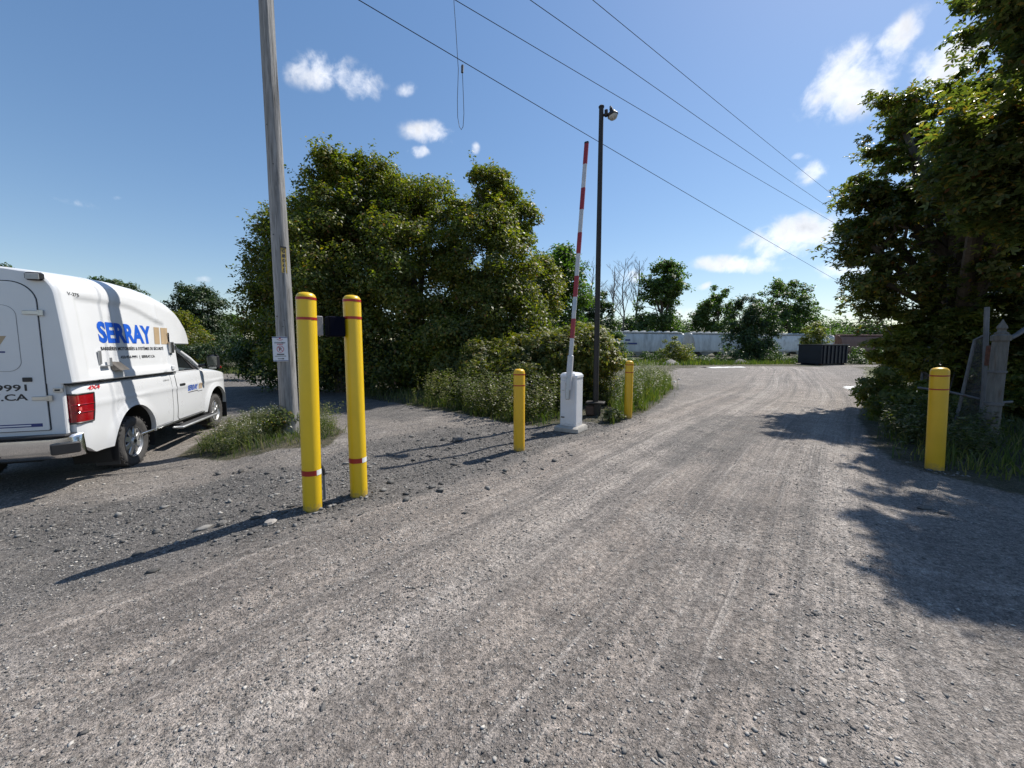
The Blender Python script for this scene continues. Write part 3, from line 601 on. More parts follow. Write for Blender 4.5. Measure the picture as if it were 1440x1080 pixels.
# bare trees
def bare_tree(px, ytop, ybase, d, lab, seed, spread=1.):
    r = random.Random(seed); b = dp(px, ybase, d); b[2] = 0; hh = float(dp(px, ytop, d)[2]); root = empty('bare_tree', b, 0, lab, 'tree', 'bare trees behind the rail cars')
    mt, mc = MB(), MB(); p = Vector((0, 0, 0)); path = [p.copy()]; n = 7
    for i in range(n): p = p + Vector((r.uniform(-.35, .35), r.uniform(-.3, .3), hh / n)); path.append(p.copy())
    mt.tube(path, [.22 * (1 - i / (n + .6)) + .03 for i in range(n + 1)], 6); mt.build('trunk', M['bare_bark'], root)
    def br(p, dr, L, rr, dep):
        q = p + dr * L; m_ = (p + q) / 2 + Vector((r.uniform(-.1, .1), r.uniform(-.1, .1), .06 * L)) * 1.; mc.tube([p, m_, q], [rr, rr * .7, rr * .4], 4, False)
        if dep:
            for _ in range(3): nd = (dr + Vector((r.uniform(-.6, .6), r.uniform(-.6, .6), r.uniform(.0, .5)))).normalized(); br(p.lerp(q, r.uniform(.35, 1)), nd, L * r.uniform(.45, .65), rr * .55, dep - 1)
    for k in range(15):
        f = .35 + .62 * k / 15; i = f * n; a = path[int(i)].lerp(path[min(int(i) + 1, n)], i % 1); t = r.uniform(0, 6.28)
        br(a, Vector((math.cos(t) * spread, math.sin(t) * spread, r.uniform(.8, 1.5))).normalized(), hh * .27 * (1.25 - f), .075 * (1.2 - f) + .02, 3)
    mc.build('branches', M['bare_bark'], root)
bare_tree(832, 375, 470, 84, 'leafless tree seen just left of the lamp post', 1)
bare_tree(859, 378, 470, 84, 'leafless tree with a leaning trunk just right of the lamp post', 2, .8)
bare_tree(878, 366, 470, 84, 'tallest leafless tree, second from the tall rounded poplar', 3)
bare_tree(896, 370, 470, 84, 'slim leafless tree directly left of the tall rounded poplar', 4, .6)

# distant mass of low woodland
def treeline(name, px0, px1, ytop, d, n, leaf, m, label, seed, ybot=505, kind='stuff', thick=6., cat='trees', cl=(7, 14)):
    r = np.random.default_rng(seed); P = []; Nn = []
    nc = n // 60
    for _ in range(nc):
        px = r.uniform(px0, px1); dd = d + r.uniform(0, thick); top = ytop + 6 * math.sin(px * .11 + seed) + 5 * math.sin(px * .29) ; py = top + (ybot - top) * r.uniform(0, 1) ** 1.4
        c = dp(px, py, dd); dr = sph(r, 60); rr = d / F_PX * r.uniform(*cl)
        P.append(c + dr * rr * np.array([1, 1, .7])); Nn.append(dr * .6 + np.array([0, 0, .5]) + r.normal(0, .4, dr.shape))
    P = np.vstack(P); Nn = np.vstack(Nn); k = P[:, 2] > 0
    return tag(leaves(name, P[k], Nn[k], leaf, m, None, KITE, seed), label, cat, kind=kind)
treeline('distant_woodland', 800, 985, 456, 92, 16000, .55, M['far_dark'], 'low dark distant woods behind the left rail cars', 51, 480)
treeline('distant_woodland', 1125, 1260, 459, 110, 14000, .65, M['far_dark'], 'low hazy distant woods behind the dumpster on the right', 52, 485)
treeline('distant_woodland', 1120, 1190, 463, 98, 5000, .4, M['far_leaf'], 'light green brush behind the rail cars right of the sapling', 53, 485)
treeline('distant_woodland', 210, 360, 486, 62, 9000, .4, M['far_dark'], 'low dark distant brush beyond the front of the pickup', 54, 505)
treeline('vine_hedge', 858, 1125, 504, 41, 22000, .16, M['far_dark'], 'low tangled vine hedge along the far yard edge in front of the rail cars', 55, 513, thick=2., cat='hedge', cl=(3, 9))
treeline('vine_hedge', 1195, 1300, 493, 38, 7000, .16, M['far_dark'], 'low tangled bushes right of the dark dumpster', 56, 513, thick=2., cat='hedge', cl=(3, 9))

# hedge on the left
def blob_hedge(name, boxes, n, leaf, m, label, seed, cat='hedge', shape=KITE, parent=None):
    """leaves over a rolling surface: boxes = ellipsoids in world space"""
    r = np.random.default_rng(seed); P = []; Nn = []
    w = np.array([e[1][0] * e[1][2] + e[1][0] * e[1][1] for e in boxes]); w = w / w.sum()
    for (c, R), ww in zip(boxes, w):
        k = int(n * ww / 40)
        for _ in range(k):
            d = sph(r, 1)[0]; d[2] = abs(d[2]) * (1 if r.uniform() < .75 else -1)
            cc = np.array(c) + d * np.array(R) * ((r.uniform(.72, 1.12) if r.uniform() < .85 else r.uniform(1.1, 1.35)) if n > 3000 else r.uniform(.4, .9)); dd = sph(r, 40); s = r.uniform(.10, .26) * (leaf / .09)
            P.append(cc + dd * s * np.array([1, 1, .7])); Nn.append(dd * .5 + d * .4 + np.array([0, 0, .45]) + r.normal(0, .4, dd.shape))
    P = np.vstack(P); Nn = np.vstack(Nn); k = P[:, 2] > gz(P[:, 0], P[:, 1]); P = P[k]; Nn = Nn[k]
    base = np.array([np.mean(P[:, 0]), np.mean(P[:, 1]), 0]); o = leaves(name, P - base, Nn, leaf, m, parent, shape, seed); o.location = tuple(base)
    return tag(o, label, cat)
blob_hedge('clipped_hedge', [(dp(px, 503, 24), (1.1, .8, .75)) for px in range(150, 372, 22)], 22000, .12, M['evergreen'], 'long low dark hedge beyond the front of the pickup', 61)
# undergrowth closing the foot of the big trees
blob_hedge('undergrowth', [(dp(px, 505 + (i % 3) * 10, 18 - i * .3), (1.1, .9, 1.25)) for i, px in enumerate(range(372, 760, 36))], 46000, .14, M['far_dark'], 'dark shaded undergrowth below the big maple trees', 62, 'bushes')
# vine covered chain fence in the middle
vf = [E(640, 520, 26, 24, 13.5), E(680, 516, 34, 28, 13), E(725, 512, 34, 30, 12.5), E(765, 505, 34, 32, 12), E(800, 500, 34, 32, 11.5), E(832, 500, 22, 32, 11), E(848, 512, 16, 34, 11), E(800, 525, 36, 38, 11.3), E(745, 535, 44, 38, 11.6), E(690, 540, 40, 30, 12.3)]
blob_hedge('vine_thicket', vf, 60000, .10, M['vine'], 'thick mound of climbing vine behind the white barrier cabinet', 63, 'vines', MAPLE)
blob_hedge('vine_thicket', [E(840, 478, 14, 14, 14), E(815, 472, 22, 12, 14.5), E(780, 480, 20, 12, 15)], 9000, .11, M['bright_leaf'], 'bright yellow green vine top behind the foot of the raised barrier arm', 64, 'vines', MAPLE)
# tall weeds in front of the vines
r = np.random.default_rng(70)
WZ = gpl([(575, 571), (640, 579), (700, 592), (770, 598), (800, 588), (815, 574), (870, 572), (865, 556), (700, 562), (600, 560)])
def weeds(name, xy, h, label, seed, lpp=34, leaf=.045, m='weed', cat='weeds', flowers=0.):
    r = np.random.default_rng(seed); n = len(xy); hh = np.broadcast_to(h, n) * r.uniform(.5, 1.2, n); ln = r.normal(0, .16, (n, 2)) * hh[:, None]
    z0 = gz(xy[:, 0], xy[:, 1]); i = np.repeat(np.arange(n), lpp); f = r.uniform(.08, 1, len(i))
    P = np.stack([xy[i, 0] + ln[i, 0] * f ** 1.5, xy[i, 1] + ln[i, 1] * f ** 1.5, z0[i] + hh[i] * f], -1); P[:, :2] += r.normal(0, .035, (len(i), 2))
    a = r.uniform(0, 6.28, len(i)); T = np.stack([np.cos(a), np.sin(a), r.uniform(-.2, .8, len(i))], -1); Nn = np.stack([-np.cos(a) * .4, -np.sin(a) * .4, np.ones(len(i))], -1) + r.normal(0, .25, (len(i), 3))
    o = leaves(name, P, Nn, leaf, M[m], None, KITE, seed, T=T); tag(o, label, cat, kind='stuff')
    g = None
    if flowers:
        k = r.uniform(0, 1, n) < flowers; Q = []
        for j in np.where(k)[0]:
            c = np.array([xy[j, 0] + ln[j, 0], xy[j, 1] + ln[j, 1], z0[j] + hh[j]]); Q.append(c + r.normal(0, .03, (7, 3)))
        Q = np.vstack(Q); tag(leaves('wild_flowers', Q, r.normal(0, .4, Q.shape) + [0, -.3, 1], .018, M['petal'], None, KITE, seed + 5), 'tiny white wild flowers among the ' + label.split(' ', 1)[1], 'flowers', kind='stuff')
    return o
weeds('tall_weeds', rpoly(WZ, 620, r), .85, 'tall dry green weeds in front of the vine mound', 71, 60, .06)
grass('verge_grass', rpoly(WZ, 9000, r), .22, M['grass'], 'green grass along the foot of the vine mound', 72, .007)
WF = gpl([(860, 596), (872, 590), (905, 577), (925, 565), (946, 547), (940, 533), (925, 527), (895, 528), (868, 545), (852, 570)])
grass('verge_grass', rpoly(WF, 11000, r), .34, M['grass'], 'tall light green grass behind the far yellow post', 73, .007)
weeds('tall_weeds', rpoly(WF, 300, r), .75, 'flowering weeds behind the far yellow post', 74, 50, .05, flowers=.35)
GS = gpl([(330, 527), (440, 538), (500, 554), (545, 564), (590, 572), (640, 579), (640, 560), (500, 538), (330, 518), (170, 516), (170, 524)])
grass('verge_grass', rpoly(GS, 16000, r), .22, M['grass'], 'shaded grass strip under the big maple trees', 75, .009)
GF = gpl([(860, 516), (1120, 513), (1120, 508), (860, 509)])
grass('verge_grass', rpoly(GF, 9000, r), .35, M['grass'], 'rough grass at the far side of the yard before the vine hedge', 76, .03)
MD = MOUND
grass('mound_grass', rpoly(MD, 4000, r), .19, M['grass'], 'rough grass and straw on the little mound around the utility pole', 77, .005, .8)
weeds('mound_weeds', rpoly(gpl([(275, 635), (300, 612), (350, 592), (400, 583), (415, 610), (380, 622), (330, 640)]), 260, r), .34, 'light green weeds on the mound left of the utility pole', 78, 55, .035, flowers=.3)
weeds('mound_weeds', rpoly(gpl([(450, 592), (475, 606), (455, 615), (440, 600)]), 60, r), .5, 'sparse weeds on the mound right of the utility pole', 79, 30, .035)
pb = gp(398, 612)
blob_hedge('leafy_plant', [((pb[0] - .02, pb[1], pb[2] + .28), (.28, .26, .30)), ((pb[0] - .25, pb[1] + .05, pb[2] + .16), (.2, .2, .18))], 1500, .06, M['maple_near'], 'dark leafy plant at the foot of the utility pole', 80, 'plant')
pb = gp(862, 593)
blob_hedge('leafy_plant', [((pb[0], pb[1], pb[2] + .12), (.22, .2, .18))], 800, .055, M['weed'], 'small low bush in front of the lamp post base', 81, 'plant')

# near trees on the right
nt = [E(1350, 190, 90, 80, 10.2), E(1290, 250, 80, 60, 10.2), E(1420, 260, 110, 120, 10.5), E(1280, 330, 70, 42, 10), E(1350, 385, 120, 46, 10), E(1242, 285, 46, 30, 10.2), E(1270, 165, 34, 34, 10.2), E(1225, 345, 30, 30, 10), E(1400, 205, 64, 70, 8.3), E(1420, 330, 60, 60, 8.3), E(1490, 160, 80, 90, 7.4), E(1560, 240, 80, 90, 7.2), E(1400, 228, 54, 62, 7.2), E(1455, 300, 50, 50, 7.2)]  # nearest clumps, partly out of view, added to shade the verge and road edge
nt += [E(1230, 300, 46, 34, 10.2), E(1208, 275, 26, 14, 10.2), E(1250, 400, 50, 22, 10), E(1262, 160, 30, 30, 10.2)]
nt += [E(1395, 226, 66, 66, 7.3), E(1380, 240, 50, 50, 7.1), E(1440, 262, 60, 60, 7.2)] * 2  # extra clumps, repeated for density, added to throw shade on the right post
tree('near_maple_tree', nt, (12.2, 10.6), 600, 56, .31, .13, M['maple_near'], 'big dark maple overhanging the fence and gate on the right', shape=MAPLE, seed=41, tr=.22, limbs=90, flat=.42, sprays=900, slen=.75)
tree('near_maple_tree', [E(1478, 5, 42, 50, 5.2), E(1535, 60, 60, 60, 5.2), E(1430, -20, 26, 28, 5.2), E(1560, -60, 150, 110, 5.6), E(1610, 70, 90, 90, 5.4), E(1500, -90, 80, 55, 5.6)], (9.2, 2.9), 200, 56, .24, .11, M['maple_near'], 'maple bough entering at the top right corner of the view', shape=MAPLE, seed=42, tr=.2, limbs=60, flat=.5, sprays=420, slen=.36)
tree('near_maple_tree', [E(1560, 330, 130, 150, 9), E(1640, 480, 160, 110, 8), E(1470, 440, 60, 60, 9.4)], (13.5, 5.2), 240, 110, .5, .13, M['maple_near'], 'dark tree at the right edge behind the big fence post', shape=MAPLE, seed=43, tr=.2, limbs=30, flat=.5, sprays=200)
tree('leafy_shrub', [E(1265, 505, 34, 40, 9.6), E(1300, 470, 40, 40, 9.8), E(1250, 560, 30, 44, 8.8), E(1290, 590, 44, 50, 8.2), E(1225, 435, 30, 10, 10.5), E(1350, 500, 70, 60, 9.6)], (9.7, 8.4), 230, 60, .24, .12, M['bright_leaf'], 'spreading bush with lit yellow green leaves left of the right yellow post', 'bush', shape=MAPLE, seed=44, tr=.035, limbs=70, flat=.7, sprays=160, slen=.45)
tree('leafy_shrub', [E(1430, 560, 50, 90, 9), E(1500, 600, 80, 90, 8), E(1400, 590, 40, 70, 8.8)], (11, 6.6), 200, 90, .3, .12, M['maple_near'], 'dark brush behind the chain link gate at the right edge', 'bush', shape=MAPLE, seed=45, tr=.05, limbs=20, sprays=80)
VRN = gpl([(1222, 560), (1222, 590), (1245, 625), (1290, 655), (1345, 664), (1440, 685), (1600, 700), (1600, 600), (1300, 570)])
grass('verge_grass', rpoly(VRN, 5200, r), .2, M['grass'], 'shaded grass and weeds around the gate post on the right', 82, .007)
weeds('low_weeds', rpoly(gpl([(1230, 585), (1245, 620), (1290, 648), (1400, 655), (1400, 620), (1300, 590)]), 260, r), .55, 'dark shaded weeds behind the right yellow post', 83, 45, .055)
weeds('low_weeds', rpoly(gpl([(1215, 520), (1222, 590), (1250, 600), (1260, 530)]), 200, r), .4, 'sparse weeds at the right edge of the yard entrance', 84, 40, .05)

# ---------------------------------------------------------------- bollards
def bollard(px, py, h, stripes, m, label, low=None, name='bollard', r0=.088, group=None, tilt=0.):
    p = gp(px, py); p[2] = float(gz(p[0], p[1])) - .03; h += .03
    root = empty(name, p, 0, label, 'bollard', group)
    prof = [(r0, 0), (r0, h - .055), (r0 - .004, h - .035), (r0 - .014, h - .018), (r0 - .030, h - .006), (r0 - .055, h), (0, h + .002)]
    MB().lathe(prof, 48).build('post', m, root, 40)
    for z, w in stripes:
        z += .03; rr = r0 + .0016
        MB().lathe([(r0 - .002, z - w / 2), (rr, z - w / 2), (rr, z + w / 2), (r0 - .002, z + w / 2)], 48, caps=False).build('red_stripe', M['red_tape'], root, 40)
    if low:
        z, w, split = low; z += .03; az = math.atan2(-p[1], -p[0])
        for nm, mm, a0, a1 in (('red_tape', 'red_tape', -1.75, split), ('white_tape', 'white_tape', split, 1.75)):
            mb = MB(); n = 18; rr = r0 + .0022
            vs = [(rr * math.cos(az + a0 + (a1 - a0) * k / n), rr * math.sin(az + a0 + (a1 - a0) * k / n), zz) for zz in (z - w / 2, z + w / 2) for k in range(n + 1)]
            mb.add(vs, [(k, k + 1, n + 2 + k, n + 1 + k) for k in range(n)]).build(nm, M[mm], root, 40)
    root.rotation_euler[1] = rad(tilt)
    return root, p
def stripe_z(yb, yt, h, ys): return h * (yb - ys) / (yb - yt)
b1, p1 = bollard(440, 716, 2.125, [(stripe_z(715, 415, 2.125, 423.5), .024), (stripe_z(715, 415, 2.125, 450), .026)], M['yellow'], 'tall glossy yellow post nearest the camera, left of the tall pair', (.385, .052, .5), group='pair of tall yellow posts', tilt=.9)
b2, p2 = bollard(505, 696, 2.13, [(stripe_z(695, 422, 2.13, 429.5), .026), (stripe_z(695, 422, 2.13, 452), .028)], M['yellow'], 'tall glossy yellow post on the right of the tall pair', (.40, .052, .5), group='pair of tall yellow posts')
b3, p3 = bollard(730, 633, 1.276, [(stripe_z(633, 519, 1.276, 526.5), .018), (stripe_z(633, 519, 1.276, 541.5), .018)], M['yellow_deep'], 'short yellow post in front and left of the white barrier cabinet', group='short yellow posts')
b4, p4 = bollard(883, 588, 1.306, [(stripe_z(588, 508, 1.306, 513.5), .018), (stripe_z(588, 508, 1.306, 524), .018)], M['yellow_deep'], 'short yellow post farthest away, right of the lamp post', group='short yellow posts')
b5, p5 = bollard(1314, 660, 1.346, [(stripe_z(660, 517, 1.346, 528), .017), (stripe_z(660, 517, 1.346, 546.5), .017)], M['yellow_deep'], 'short yellow post standing in the shade by the gate on the right', group='short yellow posts', r0=.09, tilt=-2.6)
cl = []
for p_ in (p1, p2, p3, p4, p5): cl.append(np.stack([p_[0] + r.normal(0, .14, 130), p_[1] + r.normal(0, .14, 130)], -1))
cl = np.vstack(cl); stones('post_gravel', cl, np.clip(.006 + .007 * r.exponential(1, len(cl)), .005, .035), sm_b, 'dark crushed stone heaped round the feet of the yellow posts', 9)
# control box between the tall pair
mid = (p1 + p2) / 2; mid = np.array([mid[0], mid[1], p1[2] + .03]); dxy = p2 - p1; ang = math.atan2(dxy[1], dxy[0])
root = empty('control_box', mid, ang, 'dark control box held between the two tall yellow posts', 'control box')
L_ = float(np.hypot(dxy[0], dxy[1]))
zc = 1.6 + (490 - 461) / F_PX * 4.0
MB().box((.055, -.0, zc), (L_ - .31, .13, .20), bev=.01).build('housing', M['black_box'], root)
MB().box((-L_ / 2 + .125, .0, zc + .0), (.07, .10, .19), bev=.006).build('side_plate', M['grey_box'], root)
for x in (-1, 1): MB().box((x * (L_ / 2 - .1), 0, zc + .085), (.05, .05, .03)).build('bracket', M['black'], root)
# conduit behind the left tall post
cb = gp(457, 703); c0 = Vector((0, 0, -.05))
root = empty('cable_conduit', cb, 0, 'grey conduit pipe with a bent black cable behind the left tall post', 'conduit')
MB().tube([(0, 0, -.05), (0, 0, .27)], .017, 12).build('pipe', M['grey_box'], root)
MB().tube([(0, 0, .24), (.0, .0, .32), (-.02, -.0, .37), (-.07, .0, .42), (-.12, .01, .43)], .015, 10).build('cable', M['black'], root)

# ---------------------------------------------------------------- barrier gate
cc = gp(803, 605); cc[2] = float(gz(cc[0], cc[1])); CR = rad(-33)
root = empty('barrier_gate', cc, CR, 'white barrier cabinet with a raised red and white striped arm', 'barrier')
CXF, CYF = Vector((math.cos(CR), math.sin(CR), 0)), Vector((-math.sin(CR), math.cos(CR), 0))
mb = MB(); mb.box((0, 0, .045), (.50, .50, .13), bev=.03); mb.v = [(x + .012 * math.sin(40 * y + 9 * z), y + .012 * math.sin(37 * x), z) for x, y, z in mb.v]; mb.build('concrete_base', M['concrete'], root)
def rrect(w, d, c): X, Y_ = w / 2, d / 2; return [(-X + c, -Y_), (X - c, -Y_), (X, -Y_ + c), (X, Y_ - c), (X - c, Y_), (-X + c, Y_), (-X, Y_ - c), (-X, -Y_ + c)]
mb = MB(); rings = [(0.108, .335, .325, .02), (1.04, .335, .325, .02), (1.045, .355, .345, .022), (1.085, .355, .345, .03), (1.125, .30, .28, .03), (1.135, .22, .20, .03)]
vs = [(x, y, z) for z, w, d, c in rings for x, y in rrect(w, d, c)]; fs = [tuple(range(7, -1, -1)), tuple(range(40, 48))]
for l in range(5):
    for i in range(8): j = (i + 1) % 8; fs.append((l * 8 + i, l * 8 + j, l * 8 + 8 + j, l * 8 + 8 + i))
body = mb.add(vs, fs).build('cabinet', M['cab_white'], root, 30)
dd = MB().box((-.02, -.1645, .55), (.25, .008, .86), bev=.003).build('door_panel', M['cab_white'], root)
MB().box((-.10, -.170, .28), (.07, .012, .022)).build('latch', M['black'], dd)
MB().box((-.10, -.170, .80), (.05, .010, .012)).build('hinge', M['alu'], dd)
MB().box((.0, .0, 1.1405), (.10, .08, .012), bev=.003).build('top_plate', M['cab_white'], root)
# arm in world offsets from the cabinet base
def loc_of(v): d = Vector(v) - Vector(cc); return Vector((d.dot(CXF), d.dot(CYF), d.z))
ad_ = cc[1] - .20
A0 = loc_of(dp(798, 562, ad_)); A1 = loc_of(dp(825, 200, ad_ + .05))
ax = (A1 - A0).normalized(); side = Vector((1, 0, 0)); side = (side - ax * side.dot(ax)).normalized(); nrm_ = ax.cross(side)
AM = Matrix((side, nrm_, ax)).transposed()
def armseg(y0, y1, w, d, m, nm, par):
    t0 = (562 - y0) / 362.; t1 = (562 - y1) / 362.; P0, P1 = A0.lerp(A1, t0), A0.lerp(A1, t1)
    return MB().box((P0 + P1) / 2, (w, d, (P1 - P0).length), bev=.012, M=AM).build(nm, M[m], par)
arm = armseg(506, 200, .078, .045, 'arm_white', 'barrier_arm', root)
for a, b_ in ((200, 232), (264, 296), (327, 358), (388, 419), (448, 477)): armseg(b_, a, .082, .049, 'arm_red', 'red_stripe', arm)
armseg(438, 421, .083, .050, 'alu', 'splice_sleeve', arm)
armseg(549, 500, .105, .07, 'arm_white', 'arm_sleeve', arm)
armseg(562, 530, .07, .085, 'alu', 'arm_bracket', arm)
MB().tube([loc_of(dp(797, 540, ad_)) + Vector((0, .0, 0)), loc_of(dp(797, 540, ad_)) + Vector((0, .16, 0))], .035, 16).build('pivot', M['alu'], root)
armseg(203, 199, .084, .051, 'black', 'end_cap', arm)

# ---------------------------------------------------------------- lamp post
lb = gp(837, 586); lb[2] = float(gz(lb[0], lb[1]))
root = empty('lamp_post', lb, rad(-20), 'tall dark brown lamp post with one globe lamp behind the barrier cabinet', 'lamp post')
ztop = zat(151, lb[1]) - lb[2]
MB().tube([(0, 0, .0), (0, 0, ztop * .5), (0, 0, ztop)], [.066, .058, .050], 14).build('post', M['dark_metal'], root)
MB().lathe([(.058, ztop - .01), (.062, ztop), (.062, ztop + .02), (.03, ztop + .045), (0, ztop + .047)], 14).build('post_cap', M['dark_metal'], root)
mb = MB(); mb.box((0, 0, .305), (.42, .30, .045), bev=.008).box((.06, -.0, .15), (.12, .12, .27), bev=.01); mb.build('base_plate', M['dark_metal'], root)
mb = MB(); mb.box((-.12, .02, .12), (.20, .24, .25), bev=.03); mb.v = [(x + .01 * math.sin(50 * z), y + .012 * math.sin(44 * x), z) for x, y, z in mb.v]; mb.build('base_block', M['brown_block'], root)
hd = MB(); zl = ztop - .17
hd.tube([(.05, 0, zl + .02), (.13, 0, zl + .02)], .03, 10).box((.10, 0, zl + .06), (.05, .07, .13), bev=.01)
fx = MB().tube([(.04, 0, zl), (.16, 0, zl)], .028, 10).box((.105, 0, zl + .03), (.07, .08, .14), bev=.012).build('arm_bracket', M['dark_metal'], root)
T = Matrix.Rotation(rad(-16), 3, 'Y')
def tl(mb, c): mb.v = [tuple(T @ (Vector(v) * .8) + Vector(c)) for v in mb.v]; return mb
lh = (.235, 0, zl - .0)
tl(MB().lathe([(.0, .14), (.045, .138), (.05, .06), (.085, .045), (.10, .0), (.135, -.035), (.145, -.06), (.14, -.075), (0, -.075)], 24), lh).build('lamp_housing', M['dark_metal'], root)
tl(MB().lathe([(.0, -.17), (.05, -.165), (.095, -.14), (.122, -.10), (.128, -.072), (0, -.072)], 24), lh).build('lamp_lens', M['lens'], root)
tl(MB().lathe([(0, .20), (.028, .198), (.032, .14), (0, .138)], 14), lh).build('light_sensor', M['grey_box'], root)

# ---------------------------------------------------------------- utility pole
PX, PY = -4.46, 7.62; pz = float(gz(PX, PY)) - .1
root = empty('utility_pole', (PX, PY, pz), 0, 'weathered grey wooden utility pole rising out of the grassy mound', 'utility pole')
mb = MB(); n, mz = 28, 60; HP = 13.2
rng = np.random.default_rng(5); ph = rng.uniform(0, 6.28, 12)
vs = []; fs = []
for j in range(mz + 1):
    z = HP * j / mz; R0 = .168 - .0062 * z
    for k in range(n):
        a = 2 * math.pi * k / n; R_ = R0 + .0035 * math.sin(7 * a + ph[0] + .4 * z) + .0025 * math.sin(13 * a + ph[1] - .6 * z) + .002 * math.sin(3 * a + 2.2 * z)
        vs.append((R_ * math.cos(a) + .012 * math.sin(.6 * z), R_ * math.sin(a), z))
for j in range(mz):
    for k in range(n): q = (k + 1) % n; fs.append((j * n + k, j * n + q, j * n + n + q, j * n + n + k))
fs.append(tuple(range(mz * n, mz * n + n))); mb.add(vs, fs).build('pole', M['pole'], root, 40)
MB().box((.9, -.18, 12.4), (2.9, .11, .13), bev=.01).build('crossarm', M['pole'], root)
for x in (-.4, .5, 1.4, 2.2): MB().lathe([(.02, 12.46), (.02, 12.52), (.05, 12.54), (.03, 12.57), (.05, 12.60), (.025, 12.65), (0, 12.66)], 10, c=(x, -.18, 0)).build('insulator', M['grey_box'], root)
av = math.atan2(-PX, PY) ; fd = Vector((-PX, -PY, 0)).normalized(); rt = Vector((fd.y * -1, fd.x, 0)); rt = Vector((-fd.y, fd.x, 0))
# rt = rightwards as seen from the road
def onpole(px, py, lift): # point on the camera facing side of the pole at picture height py
    z = zat(py, PY) - pz; R0 = .168 - .0062 * z; return z, R0
def pole_tag():
    z, R0 = onpole(399, 368, 0); u = fd * math.cos(.35) + rt * math.sin(.35); w = Vector((-u.y, u.x, 0)); c = u * (R0 + .006)
    Mx = Matrix((w, Vector((0, 0, 1)), u)).transposed()
    p = MB().box(Vector((c.x, c.y, z)), (.095, .46, .006), M=Mx).build('number_plate', M['tag_plate'], root)
    MB().box(Vector((c.x, c.y, z + .245)) + u * .004, (.10, .03, .014), M=Mx).build('plate_strap', M['black'], p)
    for i, ch in enumerate('G1065'):
        text(ch, .055, .062, Vector((c.x, c.y, z + .175 - .088 * i)) + u * .0045, w, Vector((0, 0, 1)), 'letter', M['ink'], p, bold=.03)
    for q in range(6):
        zz = random.uniform(2, 8); a = random.uniform(-1, 1); v = fd * math.cos(a) + rt * math.sin(a); R1 = .168 - .0062 * zz
        MB().tube([v * (R1 - .02) + Vector((0, 0, zz)), v * (R1 + .012) + Vector((0, 0, zz))], .009, 8).build('nail', M['dark_metal'], root)
FONT = None
def text(s, w, h, c, xd, yd, name, m, parent, bold=.0, conform=None, spacing=1., lift=0., slant=0.):
    """flat lettering fitted in a w x h box centred on c, along xd / yd"""
    cu = bpy.data.curves.new(name, 'FONT'); cu.body = s; cu.size = 1; cu.offset = bold; cu.space_character = spacing; cu.resolution_u = 3
    cu.shear = slant
    o = bpy.data.objects.new(name, cu); COL.objects.link(o); bpy.context.view_layer.update()
    me = bpy.data.meshes.new_from_object(o.evaluated_get(bpy.context.evaluated_depsgraph_get())); bpy.data.objects.remove(o); bpy.data.curves.remove(cu)
    co = np.array([v.co[:] for v in me.vertices]); lo, hi = co.min(0), co.max(0); d = np.maximum(hi - lo, 1e-5)
    q = (co - (lo + hi) / 2) / d
    xd, yd = Vector(xd), Vector(yd); c = Vector(c)
    for v, t in zip(me.vertices, q):
        p = c + xd * (t[0] * w) + yd * (t[1] * h)
        v.co = conform(p) if conform else p
    me.materials.clear(); me.materials.append(m); me.name = name
    o = bpy.data.objects.new(name, me); return link(o, parent)
pole_tag()
# no parking sign nailed to the pole
z, R0 = onpole(392, 491, 0); u = fd.copy(); w = Vector((-u.y, u.x, 0)); off = -.085
sc_ = Vector((PX, PY, pz + z)) + u * (R0 + .035) + w * off
sr = empty('parking_sign', sc_, 0, 'small white no parking sign with red symbol on the utility pole', 'sign')
SM = Matrix((w, Vector((0, 0, 1)), u)).transposed(); UP = Vector((0, 0, 1))
MB().box((0, 0, 0), (.25, .47, .008), M=SM).build('panel', M['sign_face'], sr)
MB().box(tuple(u * -.018 + w * .04), (.06, .30, .024), M=SM).build('back_bracket', M['galv'], sr)
for q_ in (1, -1): MB().box(tuple(u * .0052 + UP * .222 * q_), (.25, .012, .003), M=SM).build('border', M['navy'], sr)
S_ = lambda y, x=0: u * .0062 + UP * y + w * x
mb = MB(); arc = [S_(.19 - .02 * math.sin(math.pi * k / 10), -.05 + .01 * k) for k in range(11)]; mb.tube(arc, .004, 5); mb.box(S_(.205), (.03, .02, .003), M=SM); mb.build('emblem', M['redink'], sr)
text('STATIONNEMENT', .18, .026, S_(.122), w, UP, 'word', M['ink'], sr, bold=.03); text('INTERDIT', .10, .024, S_(.09), w, UP, 'word', M['redink'], sr, bold=.03)
text('P', .04, .065, S_(.0), w, UP, 'parking_letter', M['ink'], sr, bold=.02)
mb = MB(); ring = [S_(.06 * math.sin(a), .055 * math.cos(a)) + u * .001 for a in np.linspace(0, 2 * math.pi, 25)]; mb.tube(ring, .0045, 5, False); mb.tube([S_(.04, -.038) + u * .001, S_(-.04, .038) + u * .001], .0045, 5); mb.build('prohibition_ring', M['redink'], sr)
mb = MB(); mb.box(S_(-.098), (.12, .020, .002), M=SM).box(S_(-.132), (.18, .010, .002), M=SM); mb.build('small_print', M['ink'], sr)
mb = MB(); mb.box(S_(-.183, -.01), (.08, .010, .002), M=SM); mb.add([S_(-.165, .03), S_(-.20, .03), S_(-.183, .06)], [(0, 1, 2)]); mb.build('arrow', M['ink'], sr)

